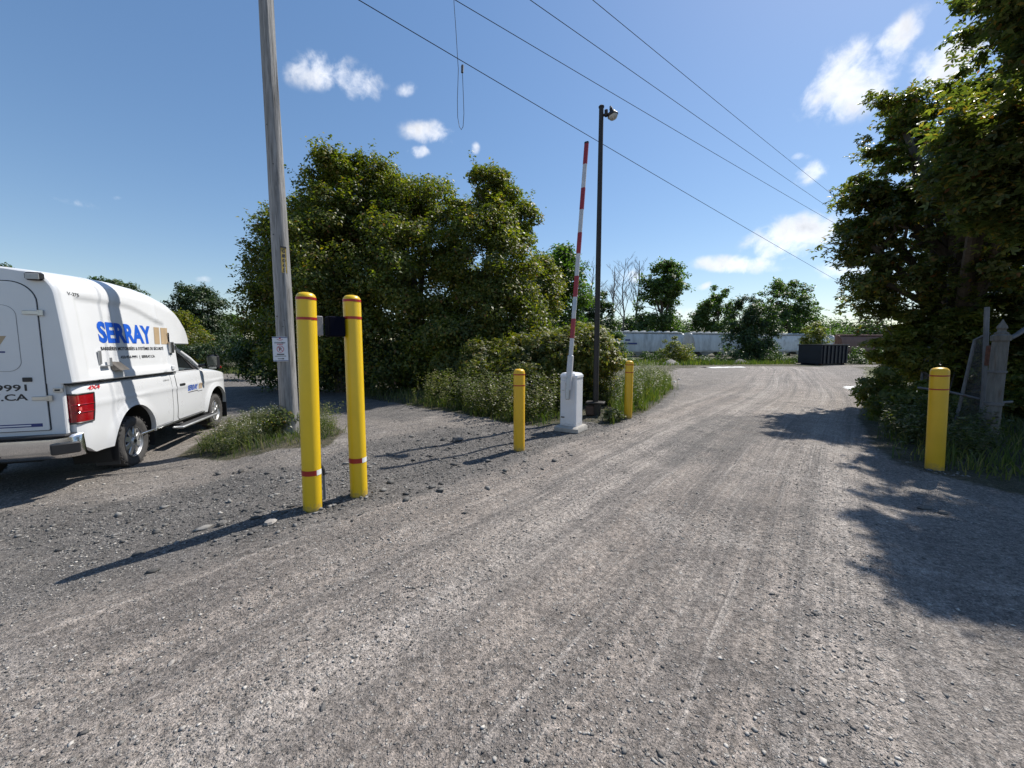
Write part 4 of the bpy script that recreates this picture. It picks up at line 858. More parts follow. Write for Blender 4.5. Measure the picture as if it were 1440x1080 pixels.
# ---------------------------------------------------------------- overhead wires
def wire(pts, sag, r_, label, m='wire', name='power_line'):
    A, B = [np.array(p) for p in pts]; n = 40; P = []
    for i in range(n + 1): t = i / n; q = A * (1 - t) + B * t; q[2] -= 4 * sag * t * (1 - t); P.append(q - A)
    o = MB().tube([Vector(q) for q in P], r_, 6).build(name, M[m], None, 40, loc=A); return tag(o, label, 'power line', 'overhead power lines')
FP = dp(1330, 512, 44)[:2]
def lineto(pxa, ya, pxb, yb, depth_a, depth_b, pxfar):
    """extend the line through two sightings out to the far pole"""
    return dp(pxa, ya, depth_a), dp(pxb, yb, depth_b)
from_pole = lambda z, x=0.: np.array([PX + x, PY - .18, z])
# far ends: found on the same sight lines at the far pole's distance
def fit(start, seen, far_px, d):
    """far end so that the picture line from start goes through seen"""
    c = np.array([0, 0, EYE])
    def prj(P): q = P - c; dd = q[1] * math.cos(PITCH) - q[2] * math.sin(PITCH); v = -q[1] * math.sin(PITCH) - q[2] * math.cos(PITCH); return 720 + F_PX * q[0] / dd, 540 + F_PX * v / dd
    a = prj(start); m_ = (seen[1] - a[1]) / (seen[0] - a[0]); return dp(far_px, a[1] + m_ * (far_px - a[0]), d)
def start_on(p0, p1, x):   # where the sight line p0-p1 meets the near crossarm (x along it)
    c = np.array([0, 0, EYE]); n = np.cross(ray(*p0), ray(*p1)); q = np.array([PX + x, PY - .18, 0]) - c; z = -(n[0] * q[0] + n[1] * q[1]) / n[2] ; return np.array([PX + x, PY - .18, z + EYE])
WIRES = [((507, 0), (840, 207), (1190, 398), .0, 1300, 44, 'lowest overhead wire, the one holding the hanging loop'),
         ((645, 0), (920, 175), (1203, 327), -.4, 1300, 46, 'second lowest overhead wire crossing above the lamp post'),
         ((750, 0), (950, 140), (1150, 277), 1.4, 1260, 46, 'third overhead wire, running above the big white cloud'),
         ((838, 0), (1000, 130), (1163, 264), 2.2, 1240, 46, 'topmost and steepest overhead wire on the right')]
WEND = []
for a, mpt, b_, x, fpx, d, lab in WIRES:
    st = start_on(a, b_, x); fe = fit(st, b_, fpx, d); WEND.append((st, fe)); wire((st, fe), .18, .0085, lab)
root = empty('utility_pole', (float(dp(1300, 500, 45)[0]), float(dp(1300, 500, 45)[1]), 0), 0, 'far wooden utility pole hidden behind the right maple', 'utility pole')
MB().tube([(0, 0, 0), (0, 0, 13.8)], [.17, .1], 12).build('pole', M['pole'], root)
# the hanging loop, next to the lowest wire
st, fe = WEND[0]
def wire_at(px):
    for t in np.linspace(0, 1, 2000):
        q = st * (1 - t) + fe * t; q[2] -= 4 * .18 * t * (1 - t)
        dd = q[1] * math.cos(PITCH) - (q[2] - EYE) * math.sin(PITCH)
        if 720 + F_PX * q[0] / dd >= px: return q, dd
    return fe, 40
q, dd = wire_at(650)
root = empty('hanging_wire', q, 0, 'thin wire hanging in a long loop from a clamp on the lowest overhead wire', 'wire', None)
hp = lambda px, py, o=0.: Vector(dp(px, py, dd + o) - q)
MB().tube([hp(637, -60), hp(638.5, 5), hp(641, 40), hp(644, 90), hp(644.6, 97), hp(643.2, 140), hp(643.6, 165), hp(646, 178), hp(648.6, 182.5), hp(651.2, 178), hp(652.4, 160), hp(651.6, 135), hp(650.6, 110), hp(650, 100)], .0075, 6).build('loop', M['wire_pale'], root)
MB().box(hp(650, 97), (.05, .05, .13), bev=.008).tube([hp(650.5, 92), hp(650, 102)], .03, 8).build('clamp', M['galv'], root)

# ---------------------------------------------------------------- fence and gate on the right
FD = 6.35
def gpt(px, py, d=FD): return Vector(dp(px, py, d))
fb_ = gp(1388, 636); fb_ = dp(1390, 628, FD); fz = float(gz(fb_[0], fb_[1]))
root = empty('gate_post', (fb_[0], fb_[1], fz), 0, 'thick weathered gate post with a pointed finial, right of the yellow post', 'gate post')
hP = gpt(1410, 470).z - fz
mb = MB(); rr_ = .095; prof = [(rr_, -.05), (rr_, .4), (rr_ + .006, .42), (rr_, .44), (rr_ - .005, hP - .12), (rr_ + .014, hP - .11), (rr_ + .016, hP - .03), (rr_ + .004, hP - .02), (rr_ - .02, hP)]
mb.lathe(prof, 20).build('post', M['old_post'], root)
MB().lathe([(.075, hP), (.08, hP + .015), (.05, hP + .035), (.045, hP + .06), (.062, hP + .09), (.056, hP + .12), (.03, hP + .17), (.012, hP + .21), (0, hP + .24)], 16).build('finial', M['old_post'], root)
MB().lathe([(rr_ + .002, .62), (rr_ + .016, .625), (rr_ + .016, .665), (rr_ + .002, .67)], 20).build('band', M['galv'], root); MB().lathe([(rr_ + .002, 1.15), (rr_ + .012, 1.155), (rr_ + .012, 1.18), (rr_ + .002, 1.185)], 20).build('band', M['galv'], root)
MB().tube([(.08, .0, .66), (.45, .12, .66)], .022, 10).build('lower_rail', M['galv'], root)
MB().tube([(.08, .0, hP - .1), (.28, .03, hP - .02), (.55, .1, hP + .12)], .035, 10).build('upper_brace', M['galv'], root)
# gate leaf
ga = gpt(1377, 622, 6.6); gz0 = float(gz(ga.x, ga.y))
root = empty('chain_link_gate', (ga.x, ga.y, gz0), 0, 'bent chain link gate leaf hanging beside the thick gate post', 'gate')
def gl(px, py, d=6.6): return gpt(px, py, d) - Vector((ga.x, ga.y, gz0))
A, B, C_, D_ = gl(1380, 612), gl(1392, 468), gl(1371, 478, 6.75), gl(1337, 620, 6.95)
MB().tube([gl(1378, 622), gl(1384, 540), gl(1388, 432)], .033, 10).build('hinge_stile', M['galv'], root)
MB().tube([B, C_, gl(1352, 560, 6.85), D_], .024, 8).build('outer_frame', M['galv'], root)
MB().tube([gl(1290, 545, 7.2), gl(1335, 551, 6.9), gl(1382, 562, 6.62)], .022, 8).build('middle_rail', M['galv'], root)
mb = MB(); Mh = 60
def quadpt(u_, v_): return (A * (1 - v_) + B * v_) * (1 - u_) + (D_ * (1 - v_) + C_ * v_) * u_
for i in range(-26, 27):
    for sgn in (1, -1):
        p0 = None; seg = []
        for k in range(27):
            v_ = k / 26; u_ = i / 26 + sgn * v_ * 1.0
            if 0 <= u_ <= 1: seg.append(quadpt(u_, v_) + Vector((0, .012 * (1 if k % 2 else -1) * sgn, 0)))
        if len(seg) > 1: mb.tube(seg, .0016, 3, False)
mb.build('chain_mesh', M['galv'], root)
MB().box(gl(1391, 500, 6.55), (.10, .05, .34), bev=.01).box(gl(1397, 492, 6.5), (.14, .04, .05), bev=.01).build('rusty_hinge', M['rust'], root)
# fence posts further left in the bush
fp = dp(1295, 575, 9.2); z_ = float(gz(fp[0], fp[1]))
root = empty('fence_post', (fp[0], fp[1], z_), 0, 'pair of thin metal fence posts in the bush behind the right yellow post', 'fence post')
MB().tube([(-.045, 0, -.1), (-.05, 0, 1.55)], .028, 10).build('post', M['galv'], root); MB().tube([(.05, 0, -.1), (.045, 0, 1.6)], .026, 10).build('post', M['galv'], root)
for z_ in (.75, 1.3): MB().box((0, 0, z_), (.16, .05, .03)).build('tie_bracket', M['galv'], root)
# silt edging
def strip(pts, w, h, m, name, label, cat, seed):
    r = random.Random(seed); P = [gp(*p) for p in pts]; mb = MB(); n = 10; pp = []
    for a, b_ in zip(P, P[1:]):
        for k in range(n): pp.append(a + (b_ - a) * k / n)
    base = P[0]; vs = []; fs = []
    for i, q in enumerate(pp):
        t = pp[min(i + 1, len(pp) - 1)] - pp[max(i - 1, 0)]; t = t / (np.linalg.norm(t) + 1e-9); nn = np.array([-t[1], t[0], 0]); ww = w * r.uniform(.5, 1.4); hh = h * r.uniform(.4, 1.2)
        z0 = float(gz(q[0], q[1]))
        for k, (f, g) in enumerate(((-1, -.02), (-.5, .7), (.1, 1), (.6, .6), (1, -.02))): c = q + nn * ww * f; vs.append((c[0] - base[0], c[1] - base[1], z0 + hh * g - base[2]))
    for i in range(len(pp) - 1):
        for k in range(4): fs.append((i * 5 + k, i * 5 + k + 1, i * 5 + 5 + k + 1, i * 5 + 5 + k))
    return tag(mb.add(vs, fs).build(name, m, None, 30, loc=base), label, cat)
strip([(1268, 543), (1210, 543), (1190, 545), (1200, 549), (1215, 553), (1236, 557), (1262, 556), (1290, 552)], .09, .06, M['silt'], 'stone_edging', 'curved line of pale stone edging around a dirt patch by the right bushes', 'edging', 1)
strip([(992, 517.2), (1020, 516.6), (1045, 516.4)], .5, .05, M['silt'], 'stone_edging', 'pale streak of stone on the far side of the yard', 'edging', 2)
# gravel heaps
def heap(px, py, w, h, label, seed, m='rock_pale'):
    p = gp(px, py); r = random.Random(seed); mb = MB(); n = 26; vs = []; fs = []
    for j in range(9):
        f = j / 8
        for k in range(n):
            a = 2 * math.pi * k / n; rr = w * f * (1 + .12 * math.sin(3 * a + seed) + r.uniform(-.05, .05)); vs.append((rr * math.cos(a), rr * .7 * math.sin(a), h * (1 - f ** 1.3) + r.uniform(-.04, .04) * h - .02))
    for j in range(8):
        for k in range(n): q = (k + 1) % n; fs.append((j * n + k, j * n + n + k, j * n + n + q, j * n + q))
    return tag(mb.add(vs, fs).build('gravel_heap', M[m], None, 20, loc=(p[0], p[1], p[2])), label, 'gravel heap')
heap(943, 514, 1.0, .62, 'pale heap of crushed stone before the left rail car', 1)
heap(1040, 512, 1.1, .55, 'dark low heap of gravel at the foot of the dense dark tree', 2, 'rock_dark')
for i, (px, py, s_) in enumerate(((940, 533, .12), (948, 537, .15), (955, 534, .08))):
    p = gp(px, py); mb = MB(); mb.box((0, 0, .02), (s_ * 1.8, s_, .05), bev=.015); rr = random.Random(i); mb.v = [tuple(c + rr.uniform(-.02, .02) for c in v) for v in mb.v]
    tag(mb.build('litter', M['trash'], None, 25, loc=(p[0], p[1], float(gz(p[0], p[1]))), rz=i), ('small', 'larger', 'smallest')[i] + ' white scrap of litter by the grass at the far left of the yard, ' + ('left one', 'middle one', 'right one')[i], 'litter', 'scraps of white litter')

# ---------------------------------------------------------------- dumpster
nc_ = gp(1154, 514); vv = Vector((nc_[0], nc_[1], 0)).normalized(); rv_ = Vector((vv.y, -vv.x, 0)); phi = rad(31)
sdir = vv * math.cos(phi) + rv_ * math.sin(phi); edir = -rv_ * math.cos(phi) + vv * math.sin(phi)
root = empty('dumpster', (nc_[0], nc_[1], 0), math.atan2(sdir.y, sdir.x), 'dark navy roll-off dumpster with ribbed side across the yard', 'dumpster')
LD, WD, HD = 3.9, 2.1, 1.95
mb = MB(); mb.box((LD / 2, WD / 2, .2), (LD, WD, .08)).box((LD / 2, .03, HD / 2 + .1), (LD, .05, HD - .22)).box((LD / 2, WD - .03, HD / 2 + .1), (LD, .05, HD - .22)).box((LD - .03, WD / 2, HD / 2 + .1), (.05, WD - .12, HD - .22))
mb.build('bin', M['dumpster'], root)
d_ = MB().box((.025, WD / 2, HD / 2 + .1), (.06, WD - .1, HD - .25)).build('end_door', M['dumpster'], root)
MB().box((-.02, WD / 2, .62), (.05, WD - .1, .10)).box((-.02, WD / 2, 1.4), (.05, WD - .1, .08)).build('door_bar', M['dumpster'], d_)
for k in range(7):
    for y in (-.045, WD + .045): MB().box((.3 + k * .55, y, HD / 2 + .05), (.13, .10, HD - .25), bev=.015).build('side_rib', M['dumpster'], root)
MB().box((LD / 2, -.03, HD), (LD + .1, .14, .1), bev=.01).box((LD / 2, WD + .03, HD), (LD + .1, .14, .1), bev=.01).box((LD, WD / 2, HD), (.12, WD - .1, .1), bev=.01).box((0, WD / 2, HD), (.12, WD - .1, .1), bev=.01).build('top_rail', M['dumpster'], root)
for y in (.35, WD - .35): MB().box((LD / 2, y, .1), (LD, .1, .14)).build('skid', M['dumpster'], root)
for x in (.35, LD - .35): MB().tube([(x, .1, .1), (x, .3, .1)], .1, 14).build('roller', M['rust'], root)

# ---------------------------------------------------------------- rail cars
def rail_car(bodym, roofm):
    root = empty('rail_car', (0, 0, 0)); L, Wd = 18.2, 1.5; mb = MB()
    prof = [(-1.45, 1.25), (-1.52, 2.0), (-1.55, 2.8), (-1.5, 3.6), (-1.36, 4.15), (-1.05, 4.42), (-.5, 4.55)]; prof = prof + [(-a, b) for a, b in prof[::-1]]
    n = len(prof); xs = [-L / 2 + .9, -L / 2 + 1.0, L / 2 - 1.0, L / 2 - .9]
    vs = []
    for i, x in enumerate(xs):
        for y, z in prof: vs.append((x - (.9 if i < 2 else -.9) * max(0, (z - 2.2) / 2.3) * .9, y, z))
    fs = [tuple(range(n)), tuple(range(4 * n - 1, 3 * n - 1, -1))]
    for i in range(3):
        for k in range(n - 1): fs.append((i * n + k, i * n + n + k, i * n + n + k + 1, i * n + k + 1))
    mb.add(vs, fs).build('hull', bodym, root, 30)
    MB().box((0, 0, 4.585), (L - .6, 1.5, .06)).box((0, -1.2, 4.42), (L - .8, .5, .05)).build('roof_walk', roofm, root)
    for k in range(10): MB().box((-L / 2 + 1.4 + k * (L - 2.8) / 9, -.25, 4.70), (.72, .72, .16), bev=.04).build('hatch', roofm, root)
    MB().box((0, 0, 1.15), (L, 2.6, .22)).build('sill', bodym, root)
    mh = MB()
    for k in range(3):
        x = -5 + 5 * k; mh.add([(x - 2, -1.2, 1.1), (x + 2, -1.2, 1.1), (x + 2, 1.2, 1.1), (x - 2, 1.2, 1.1), (x - .5, -.5, .35), (x + .5, -.5, .35), (x + .5, .5, .35), (x - .5, .5, .35)], [(0, 1, 5, 4), (1, 2, 6, 5), (2, 3, 7, 6), (3, 0, 4, 7), (4, 5, 6, 7)])
    mh.build('discharge_chutes', bodym, root)
    for x in (-L / 2 + 1.7, L / 2 - 1.7):
        mbg = MB(); mbg.box((x, -.95, .55), (2.2, .16, .28)).box((x, .95, .55), (2.2, .16, .28))
        for dx in (-.85, .85):
            for y in (-.78, .78): mbg.lathe([(.0, y - .06), (.46, y - .06), (.46, y + .06), (0, y + .06)], 20, 'Y', (x + dx, 0, .46))
        mbg.build('bogie', M['dark_metal'], root)
    for x in (-L / 2 + .1, L / 2 - .1):
        ml = MB()
        for y in (-1.35, -1.0): ml.tube([(x, y, 1.2), (x, y, 4.3)], .03, 5)
        for k in range(9): ml.tube([(x, -1.35, 1.4 + k * .33), (x, -1.0, 1.4 + k * .33)], .02, 4)
        ml.build('ladder', bodym, root)
    return root
R0_, R1_ = np.array([13.5, 66.8]), np.array([74, 86.]); rd = (R1_ - R0_) / np.linalg.norm(R1_ - R0_); ra_ = math.atan2(rd[1], rd[0])
car = rail_car(M['rail_grey'], M['rail_roof'])
labs = ['grey covered hopper rail car at the left end of the row', 'grey covered hopper rail car partly behind the dense dark tree', 'pale hopper rail car just left of the dumpster', 'reddish brown rail car behind the bushes right of the dumpster']
for i in range(4):
    c = R0_ + rd * (9.6 + 19.6 * i); o = car if i == 0 else copy_tree(car)
    o.location = (c[0], c[1], -.05); o.rotation_euler = (0, 0, ra_); tag(o, labs[i], 'rail car', 'rail cars along the far side')
    if i >= 2:
        for ch in o.children:
            if ch.name.split('.')[0] in ('hull', 'sill', 'ladder', 'discharge_chutes') or i == 3:
                ch.data = ch.data.copy(); ch.data.materials.clear(); ch.data.materials.append(M['rail_white'] if i == 2 else M['rail_brown'])
mk = MB(); mk.box((-3.2, -1.565, 3.1), (1.0, .02, .28)).box((-2.6, -1.572, 2.5), (2.6, .02, .3)); mk.build('stencilled_mark', M['navy'], car)
hb = dp(316, 470, 75)
root = empty('house', (hb[0], hb[1], 0), .3, 'tiny white house glimpsed far off left of the big trees', 'house')
MB().box((0, 0, 1.8), (5, 5, 3.8)).build('wall', M['house_wall'], root)
MB().add([(-2.8, -2.8, 3.7), (2.8, -2.8, 3.7), (2.8, 2.8, 3.7), (-2.8, 2.8, 3.7), (-2.8, 0, 5.2), (2.8, 0, 5.2)], [(0, 1, 5, 4), (2, 3, 4, 5), (0, 4, 3), (1, 2, 5), (0, 3, 2, 1)]).build('roof', M['rail_white'], root)

# ---------------------------------------------------------------- white service pickup with a fibreglass cap
TH = rad(19); AXLE = np.array([-6.193, 6.255]); TR = np.array([math.cos(TH), math.sin(TH)]); TC = AXLE - TR * 1.0
TZ = -.33
truck = empty('service_pickup', (TC[0], TC[1], TZ), TH + math.pi / 2, 'white service pickup with a tall white cap and blue lettering, parked at the left', 'pickup truck')
# local frame: x forward (0 = rear axle), y to the left (right flank at y = -1), z up
ARC = [(0., .43), (3.36, .43)]; AR = .575
def halfw(x, z):
    w = 1.0
    if x > 3.8: w -= .20 * ((x - 3.8) / .52) ** 2
    if x < -1.0: w -= .05 * ((-1.0 - x) / .2) ** 2
    if z < .82: w -= .045 * ((.82 - z) / .4) ** 2
    if z > 1.18: w -= .045 * ((z - 1.18) / .3) ** 2
    w += .012 * math.exp(-((z - 1.16) / .035) ** 2) * (1 if x < 3.9 else 0)
    for cx, cz in ARC:
        d = math.hypot(x - cx, z - cz) - AR
        if -.05 < d < .22 : w += .035 * (1 - max(d, 0) / .22) ** 2
        if d < .10: w += .006
    return w
def ztop(x):
    if x < 1.26: return 1.45
    if x < 2.75: return 1.45 - .012 * (x - 1.26)
    t = (x - 2.75) / 1.6; return 1.432 - .05 * t - .17 * t ** 3 - .30 * max(0, (t - .8) / .2) ** 2
def zbot(x):
    z = .46
    if x < -.9: z = .46 + .18 * ((-.9 - x) / .3)
    for cx, cz in ARC:
        dx = abs(x - cx)
        if dx < AR: z = max(z, cz + math.sqrt(AR * AR - dx * dx))
    if x > 3.95: z = max(z, .42)
    return z
xs = list(np.arange(-1.2, 4.34, .035)) + [4.355]
for cx, cz in ARC: xs += [cx - AR + .001, cx + AR - .001, cx - AR - .001, cx + AR + .001, cx - AR + .006, cx + AR - .006, cx - AR + .016, cx + AR - .016]
xs = sorted(xs); mb = MB()
for sg in (-1, 1):
    rows = []
    for x in xs:
        zb, zt = zbot(x), ztop(x); R_ = []
        R_.append((x, sg * (halfw(x, zb) - .07), zb + .012)); R_.append((x, sg * (halfw(x, zb) - .01), zb))
        for k in range(23): z = zb + .004 + (zt - .03 - zb) * k / 22; R_.append((x, sg * halfw(x, z), z))
        w = halfw(x, zt); hd_ = .05 if x > 2.6 else .0
        R_ += [(x, sg * (w - .012), zt - .012), (x, sg * (w - .045), zt + .002), (x, sg * (w - .12), zt + .012 + hd_ * .3), (x, sg * w * .55, zt + .02 + hd_), (x, 0, zt + .02 + hd_)]
        rows.append(R_)
    n = len(rows[0]); vs = [p for R_ in rows for p in R_]; fs = []
    for i in range(len(rows) - 1):
        for k in range(n - 1):
            q = (i * n + k, (i + 1) * n + k, (i + 1) * n + k + 1, i * n + k + 1); fs.append(q if sg < 0 else q[::-1])
    for i in (0, len(rows) - 1):   # ends
        c = len(vs); vs.append((rows[i][0][0], 0, rows[i][0][2])); 
        q = tuple(i * n + k for k in range(n)) + (c,); fs.append(q[::-1] if (i == 0) == (sg < 0) else q)
    mb.add(vs, fs)
body = mb.build('body', M['white'], truck, 50)
def patch(name, x0, x1, z0, z1, off, m, parent, nx_=16, nz_=14, rnd=.06, thick=.004):
    """a panel following the right flank; corners rounded"""
    mbp = MB(); vs = []
    for i in range(nx_ + 1):
        for k in range(nz_ + 1):
            x = x0 + (x1 - x0) * i / nx_; z = z0 + (z1 - z0) * k / nz_
            ex = max(0, rnd - min(z - z0, z1 - z)); dx = rnd - math.sqrt(max(0, rnd * rnd - ex * ex)); x = min(max(x, x0 + dx), x1 - dx)
            vs.append((x, -(halfw(x, z) + off), z))
    fs = [(i * (nz_ + 1) + k, (i + 1) * (nz_ + 1) + k, (i + 1) * (nz_ + 1) + k + 1, i * (nz_ + 1) + k + 1) for i in range(nx_) for k in range(nz_)]
    return mbp.add(vs, fs).build(name, m, parent, 50)
def flank_strip(pts, w, off, name, m, parent):
    mbs = MB(); P = [Vector((x, -(halfw(x, z) + off), z)) for x, z in pts]; mbs.tube(P, w, 4, True); return mbs.build(name, m, parent, 0)
# door: dark gap behind, door skin proud of it
patch('door_gap', 1.43, 2.66, .50, 1.455, .0015, M['seam'], body, rnd=.09)
door = patch('door', 1.442, 2.648, .515, 1.45, .0055, M['white'], truck, 30, 26, rnd=.085)
MB().box((1.66, -1.012, 1.20), (.22, .03, .045), bev=.012).build('door_handle', M['black'], door)
def seamline(pts): return flank_strip(pts, .004, .0, 'panel_seam', M['seam'], body)
seamline([(1.265, z) for z in np.linspace(.48, 1.44, 14)])
seamline([(2.70, z) for z in np.linspace(1.1, 1.42, 6)])
seamline([(x, .52) for x in np.linspace(.62, 1.26, 8)])
# soft pressed ledge on the bed side
MB().box((1.42, -.985, .49), (2.5, .03, .035), bev=.01).build('rocker_trim', M['chrome'], body)
# fuel of the place: wheel wells, underbody
for cx, cz in ARC:
    for sg in (-1, 1):
        mb = MB(); A_ = np.linspace(-.35, math.pi + .35, 24); vs = [(cx + (AR + .03) * math.cos(a), sg * y, cz + (AR + .03) * math.sin(a)) for y in (.97, .52) for a in A_]; k = len(A_)
        mb.add(vs, [(i, i + 1, k + i + 1, k + i) for i in range(k - 1)] + [tuple(range(k, 2 * k))]); mb.build('wheel_well', M['liner'], body)
MB().box((1.45, 0, .60), (5.1, 1.0, .36)).box((1.7, 0, .50), (2.2, 1.85, .16)).box((-.85, 0, .62), (.55, 1.75, .22)).box((4.0, 0, .5), (.35, 1.5, .2)).build('chassis', M['liner'], truck)
# wheels
def wheel(x, sg):
    w = empty('wheel', (0, 0, 0)); w.parent = truck; w.location = (x, sg * .86, .41); w.rotation_euler = (0, 0, 0 if sg < 0 else math.pi); return w
w0 = wheel(0., -1)
t_ = MB().lathe([(.235, .09), (.30, .118), (.365, .122), (.398, .10), (.41, .07), (.412, .0), (.41, -.07), (.398, -.10), (.365, -.122), (.30, -.118), (.235, -.09)][::-1], 56, 'Y', caps=False)
for k in range(56):
    a = 2 * math.pi * k / 56; c, s = math.cos(a), math.sin(a)
    for y in (-.085, .085): t_.box((.4055 * c, y + (.01 if k % 2 else -.01), .4055 * s), (.012, .045, .024), M=Matrix.Rotation(-a, 3, 'Y'))
t_.build('tyre', M['rubber'], w0, 40)
rim = MB().lathe([(.248, -.112), (.25, -.10), (.232, -.085), (.222, -.05), (.215, .02), (.235, .09)], 48, 'Y', caps=False).build('rim', M['wheel_metal'], w0, 40)
MB().lathe([(0, -.045), (.222, -.045), (.222, -.035), (0, -.035)], 32, 'Y').build('brake_disc', M['grey_box'], rim)
sp = MB()
for k in range(8):
    a = 2 * math.pi * (k + .5) / 8; Mx = Matrix.Rotation(-a, 3, 'Y')
    sp.box(Mx @ Vector((.155, -.078, 0)), (.15, .03, .088), M=Mx @ Matrix.Rotation(rad(6), 3, 'Z'), bev=.008)
sp.lathe([(0, -.118), (.052, -.116), (.066, -.10), (.098, -.088), (.10, -.055), (0, -.055)], 28, 'Y')
for k in range(8):
    a = 2 * math.pi * k / 8; sp.lathe([(0, -.106), (.011, -.105), (.011, -.08), (0, -.08)], 8, 'Y', (.083 * math.cos(a), 0, .083 * math.sin(a)))
sp.build('spokes', M['wheel_metal'], rim, 40)
MB().lathe([(0, -.123), (.030, -.121), (.034, -.112), (0, -.112)], 20, 'Y').build('hub_cap', M['black'], rim)
for x, sg in ((3.36, -1), (0, 1), (3.36, 1)):
    c = copy_tree(w0, truck); c.location = (x, sg * .86, .41); c.rotation_euler = (0, 0, 0 if sg < 0 else math.pi)
# mud flaps
for x, zt_, nm in ((-.50, .78, 0), (2.86, .60, 1), (3.93, .55, 2)):
    MB().box((x, -.87, .16 + (zt_ - .16) / 2), (.02, .29, zt_ - .16), bev=.004).build('mud_flap', M['black'], truck)
MB().box((-.50, .87, .45), (.02, .29, .6), bev=.004).build('mud_flap', M['black'], truck)
# running board
rb = MB().box((1.98, -1.10, .405), (1.72, .19, .045), bev=.015).build('running_board', M['alu'], truck)
MB().box((1.98, -1.10, .430), (1.60, .13, .006)).build('step_pad', M['black'], rb)
for x in (1.3, 2.6): MB().box((x, -.95, .43), (.06, .26, .05)).build('board_bracket', M['black'], rb)
# tail lights: wrap round the rear corner
def taillight(sg):
    mb = MB(); zz = np.linspace(.93, 1.315, 12); prof = []
    X0 = [(-1.212, .86), (-1.214, .90), (-1.205, .945), (-1.18, .967), (-1.12, .985), (-1.02, .998), (-.925, 1.006)]
    vs = []; n = len(X0)
    for z in zz:
        for i, (x, y) in enumerate(X0):
            f = .5 + .5 * (z - .93) / .385; xx = x + (.05 * (1 - (z - .93) / .385) * (i / (n - 1)) ** 2) * -1
            vs.append((xx, sg * (y + .006 + .008 * math.sin(math.pi * (z - .93) / .385)), z))
    fs = [(j * n + i, j * n + i + 1, (j + 1) * n + i + 1, (j + 1) * n + i) for j in range(11) for i in range(n - 1)]
    if sg > 0: fs = [f[::-1] for f in fs]
    mb.add(vs, fs); o = mb.build('tail_light', M['red_lens'], truck, 50)
    fr = MB(); P = lambda i, j: Vector(vs[j * n + i])
    fr.tube([P(i, 0) for i in range(n)] + [P(n - 1, j) for j in range(1, 12)] + [P(i, 11) for i in range(n - 2, -1, -1)] + [P(0, j) for j in range(10, -1, -1)], .012, 5); fr.build('lens_frame', M['black'], o)
    for j in (4, 7): MB().tube([P(i, j) + Vector((0, sg * .004, 0)) for i in range(n)], .0065, 5).build('lens_rib', M['red_lens'], o)
    return o
M['clear_red'] = mat('pale_red_reflector', (.62, .12, .12), .2, var=.2, scale=40)
for sg in (-1, 1):
    tl_ = taillight(sg)
    MB().box((-1.16, sg * .993, 1.115), (.10, .006, .045), rz=sg * -.13, bev=.002).build('reversing_lens', M['clear_red'], tl_)
# bumper
bp_ = MB(); prof = [(-1.22, .78), (-1.37, .79), (-1.41, .76), (-1.42, .60), (-1.39, .52), (-1.33, .485), (-1.22, .49)]
Ys = np.concatenate([np.linspace(-1.02, -.8, 8), np.linspace(-.7, .7, 8), np.linspace(.8, 1.02, 8)]); vs = []; n = len(prof)
for y in Ys:
    k = max(0, (abs(y) - .8) / .22); 
    for x, z in prof: vs.append((x + .16 * k ** 2 * (1 if x < -1.3 else .1), y, z + .015 * k))
fs = [(i * n + j, i * n + (j + 1) % n, (i + 1) * n + (j + 1) % n, (i + 1) * n + j) for i in range(len(Ys) - 1) for j in range(n)]
fs += [tuple(range(n - 1, -1, -1)), tuple(range((len(Ys) - 1) * n, len(Ys) * n))]
bump = bp_.add(vs, fs).build('rear_bumper', M['chrome'], truck, 40)
MB().box((-1.31, 0, .802), (.20, 1.9, .022), bev=.006).build('step_pad', M['black'], bump)
for sg in (-1, 1):
    MB().box((-1.345, sg * .90, .635), (.17, .26, .14), rz=sg * -.62, bev=.012).build('corner_step', M['black'], bump)
MB().box((-1.42, 0, .64), (.03, .62, .19), bev=.01).build('plate_recess', M['black'], bump)
pl_ = MB().box((-1.438, 0, .64), (.008, .31, .155), bev=.003).build('licence_plate', M['sign_face'], bump)
MB().tube([(-1.2, .0, .47), (-1.50, 0, .47)], .035, 8).build('tow_hitch', M['black'], bump)
# ---- cab
def P3(x, y, z): return Vector((x, y, z))
zr = 1.96
CAB = dict(bl=(1.34, .90, 1.45), br=(2.86, .90, 1.43), tl=(1.36, .74, 1.90), tr=(2.16, .73, 1.93))
cab = MB()
for sg in (-1, 1):
    f = lambda k: Vector((CAB[k][0], sg * CAB[k][1], CAB[k][2]))
    pil = [[f('br') + P3(.02, 0, .0), f('br').lerp(f('tr'), .5) + P3(.02, sg * .012, .02), f('tr')], [f('tl'), f('bl')], [f('tl') + P3(0, 0, .01), f('tr') + P3(0, 0, .01)]]
    cab.tube(pil[0], .042, 8); cab.tube(pil[1], .06, 8); cab.tube(pil[2], .045, 8)
    cab.tube([f('bl') + P3(.0, 0, -.01), f('br')], .03, 8)
vs = []; ys = np.linspace(-.76, .76, 9); rx = [(1.30, 1.88), (1.34, 1.95), (1.5, 1.975), (1.9, 1.985), (2.1, 1.97), (2.2, 1.935)]
for x, z in rx:
    for y in ys: vs.append((x, y, z - .06 * abs(y / .76) ** 3))
cab.add(vs, [(i * 9 + k, (i + 1) * 9 + k, (i + 1) * 9 + k + 1, i * 9 + k + 1) for i in range(5) for k in range(8)])
cabo = cab.build('cab_frame', M['white'], truck, 50)
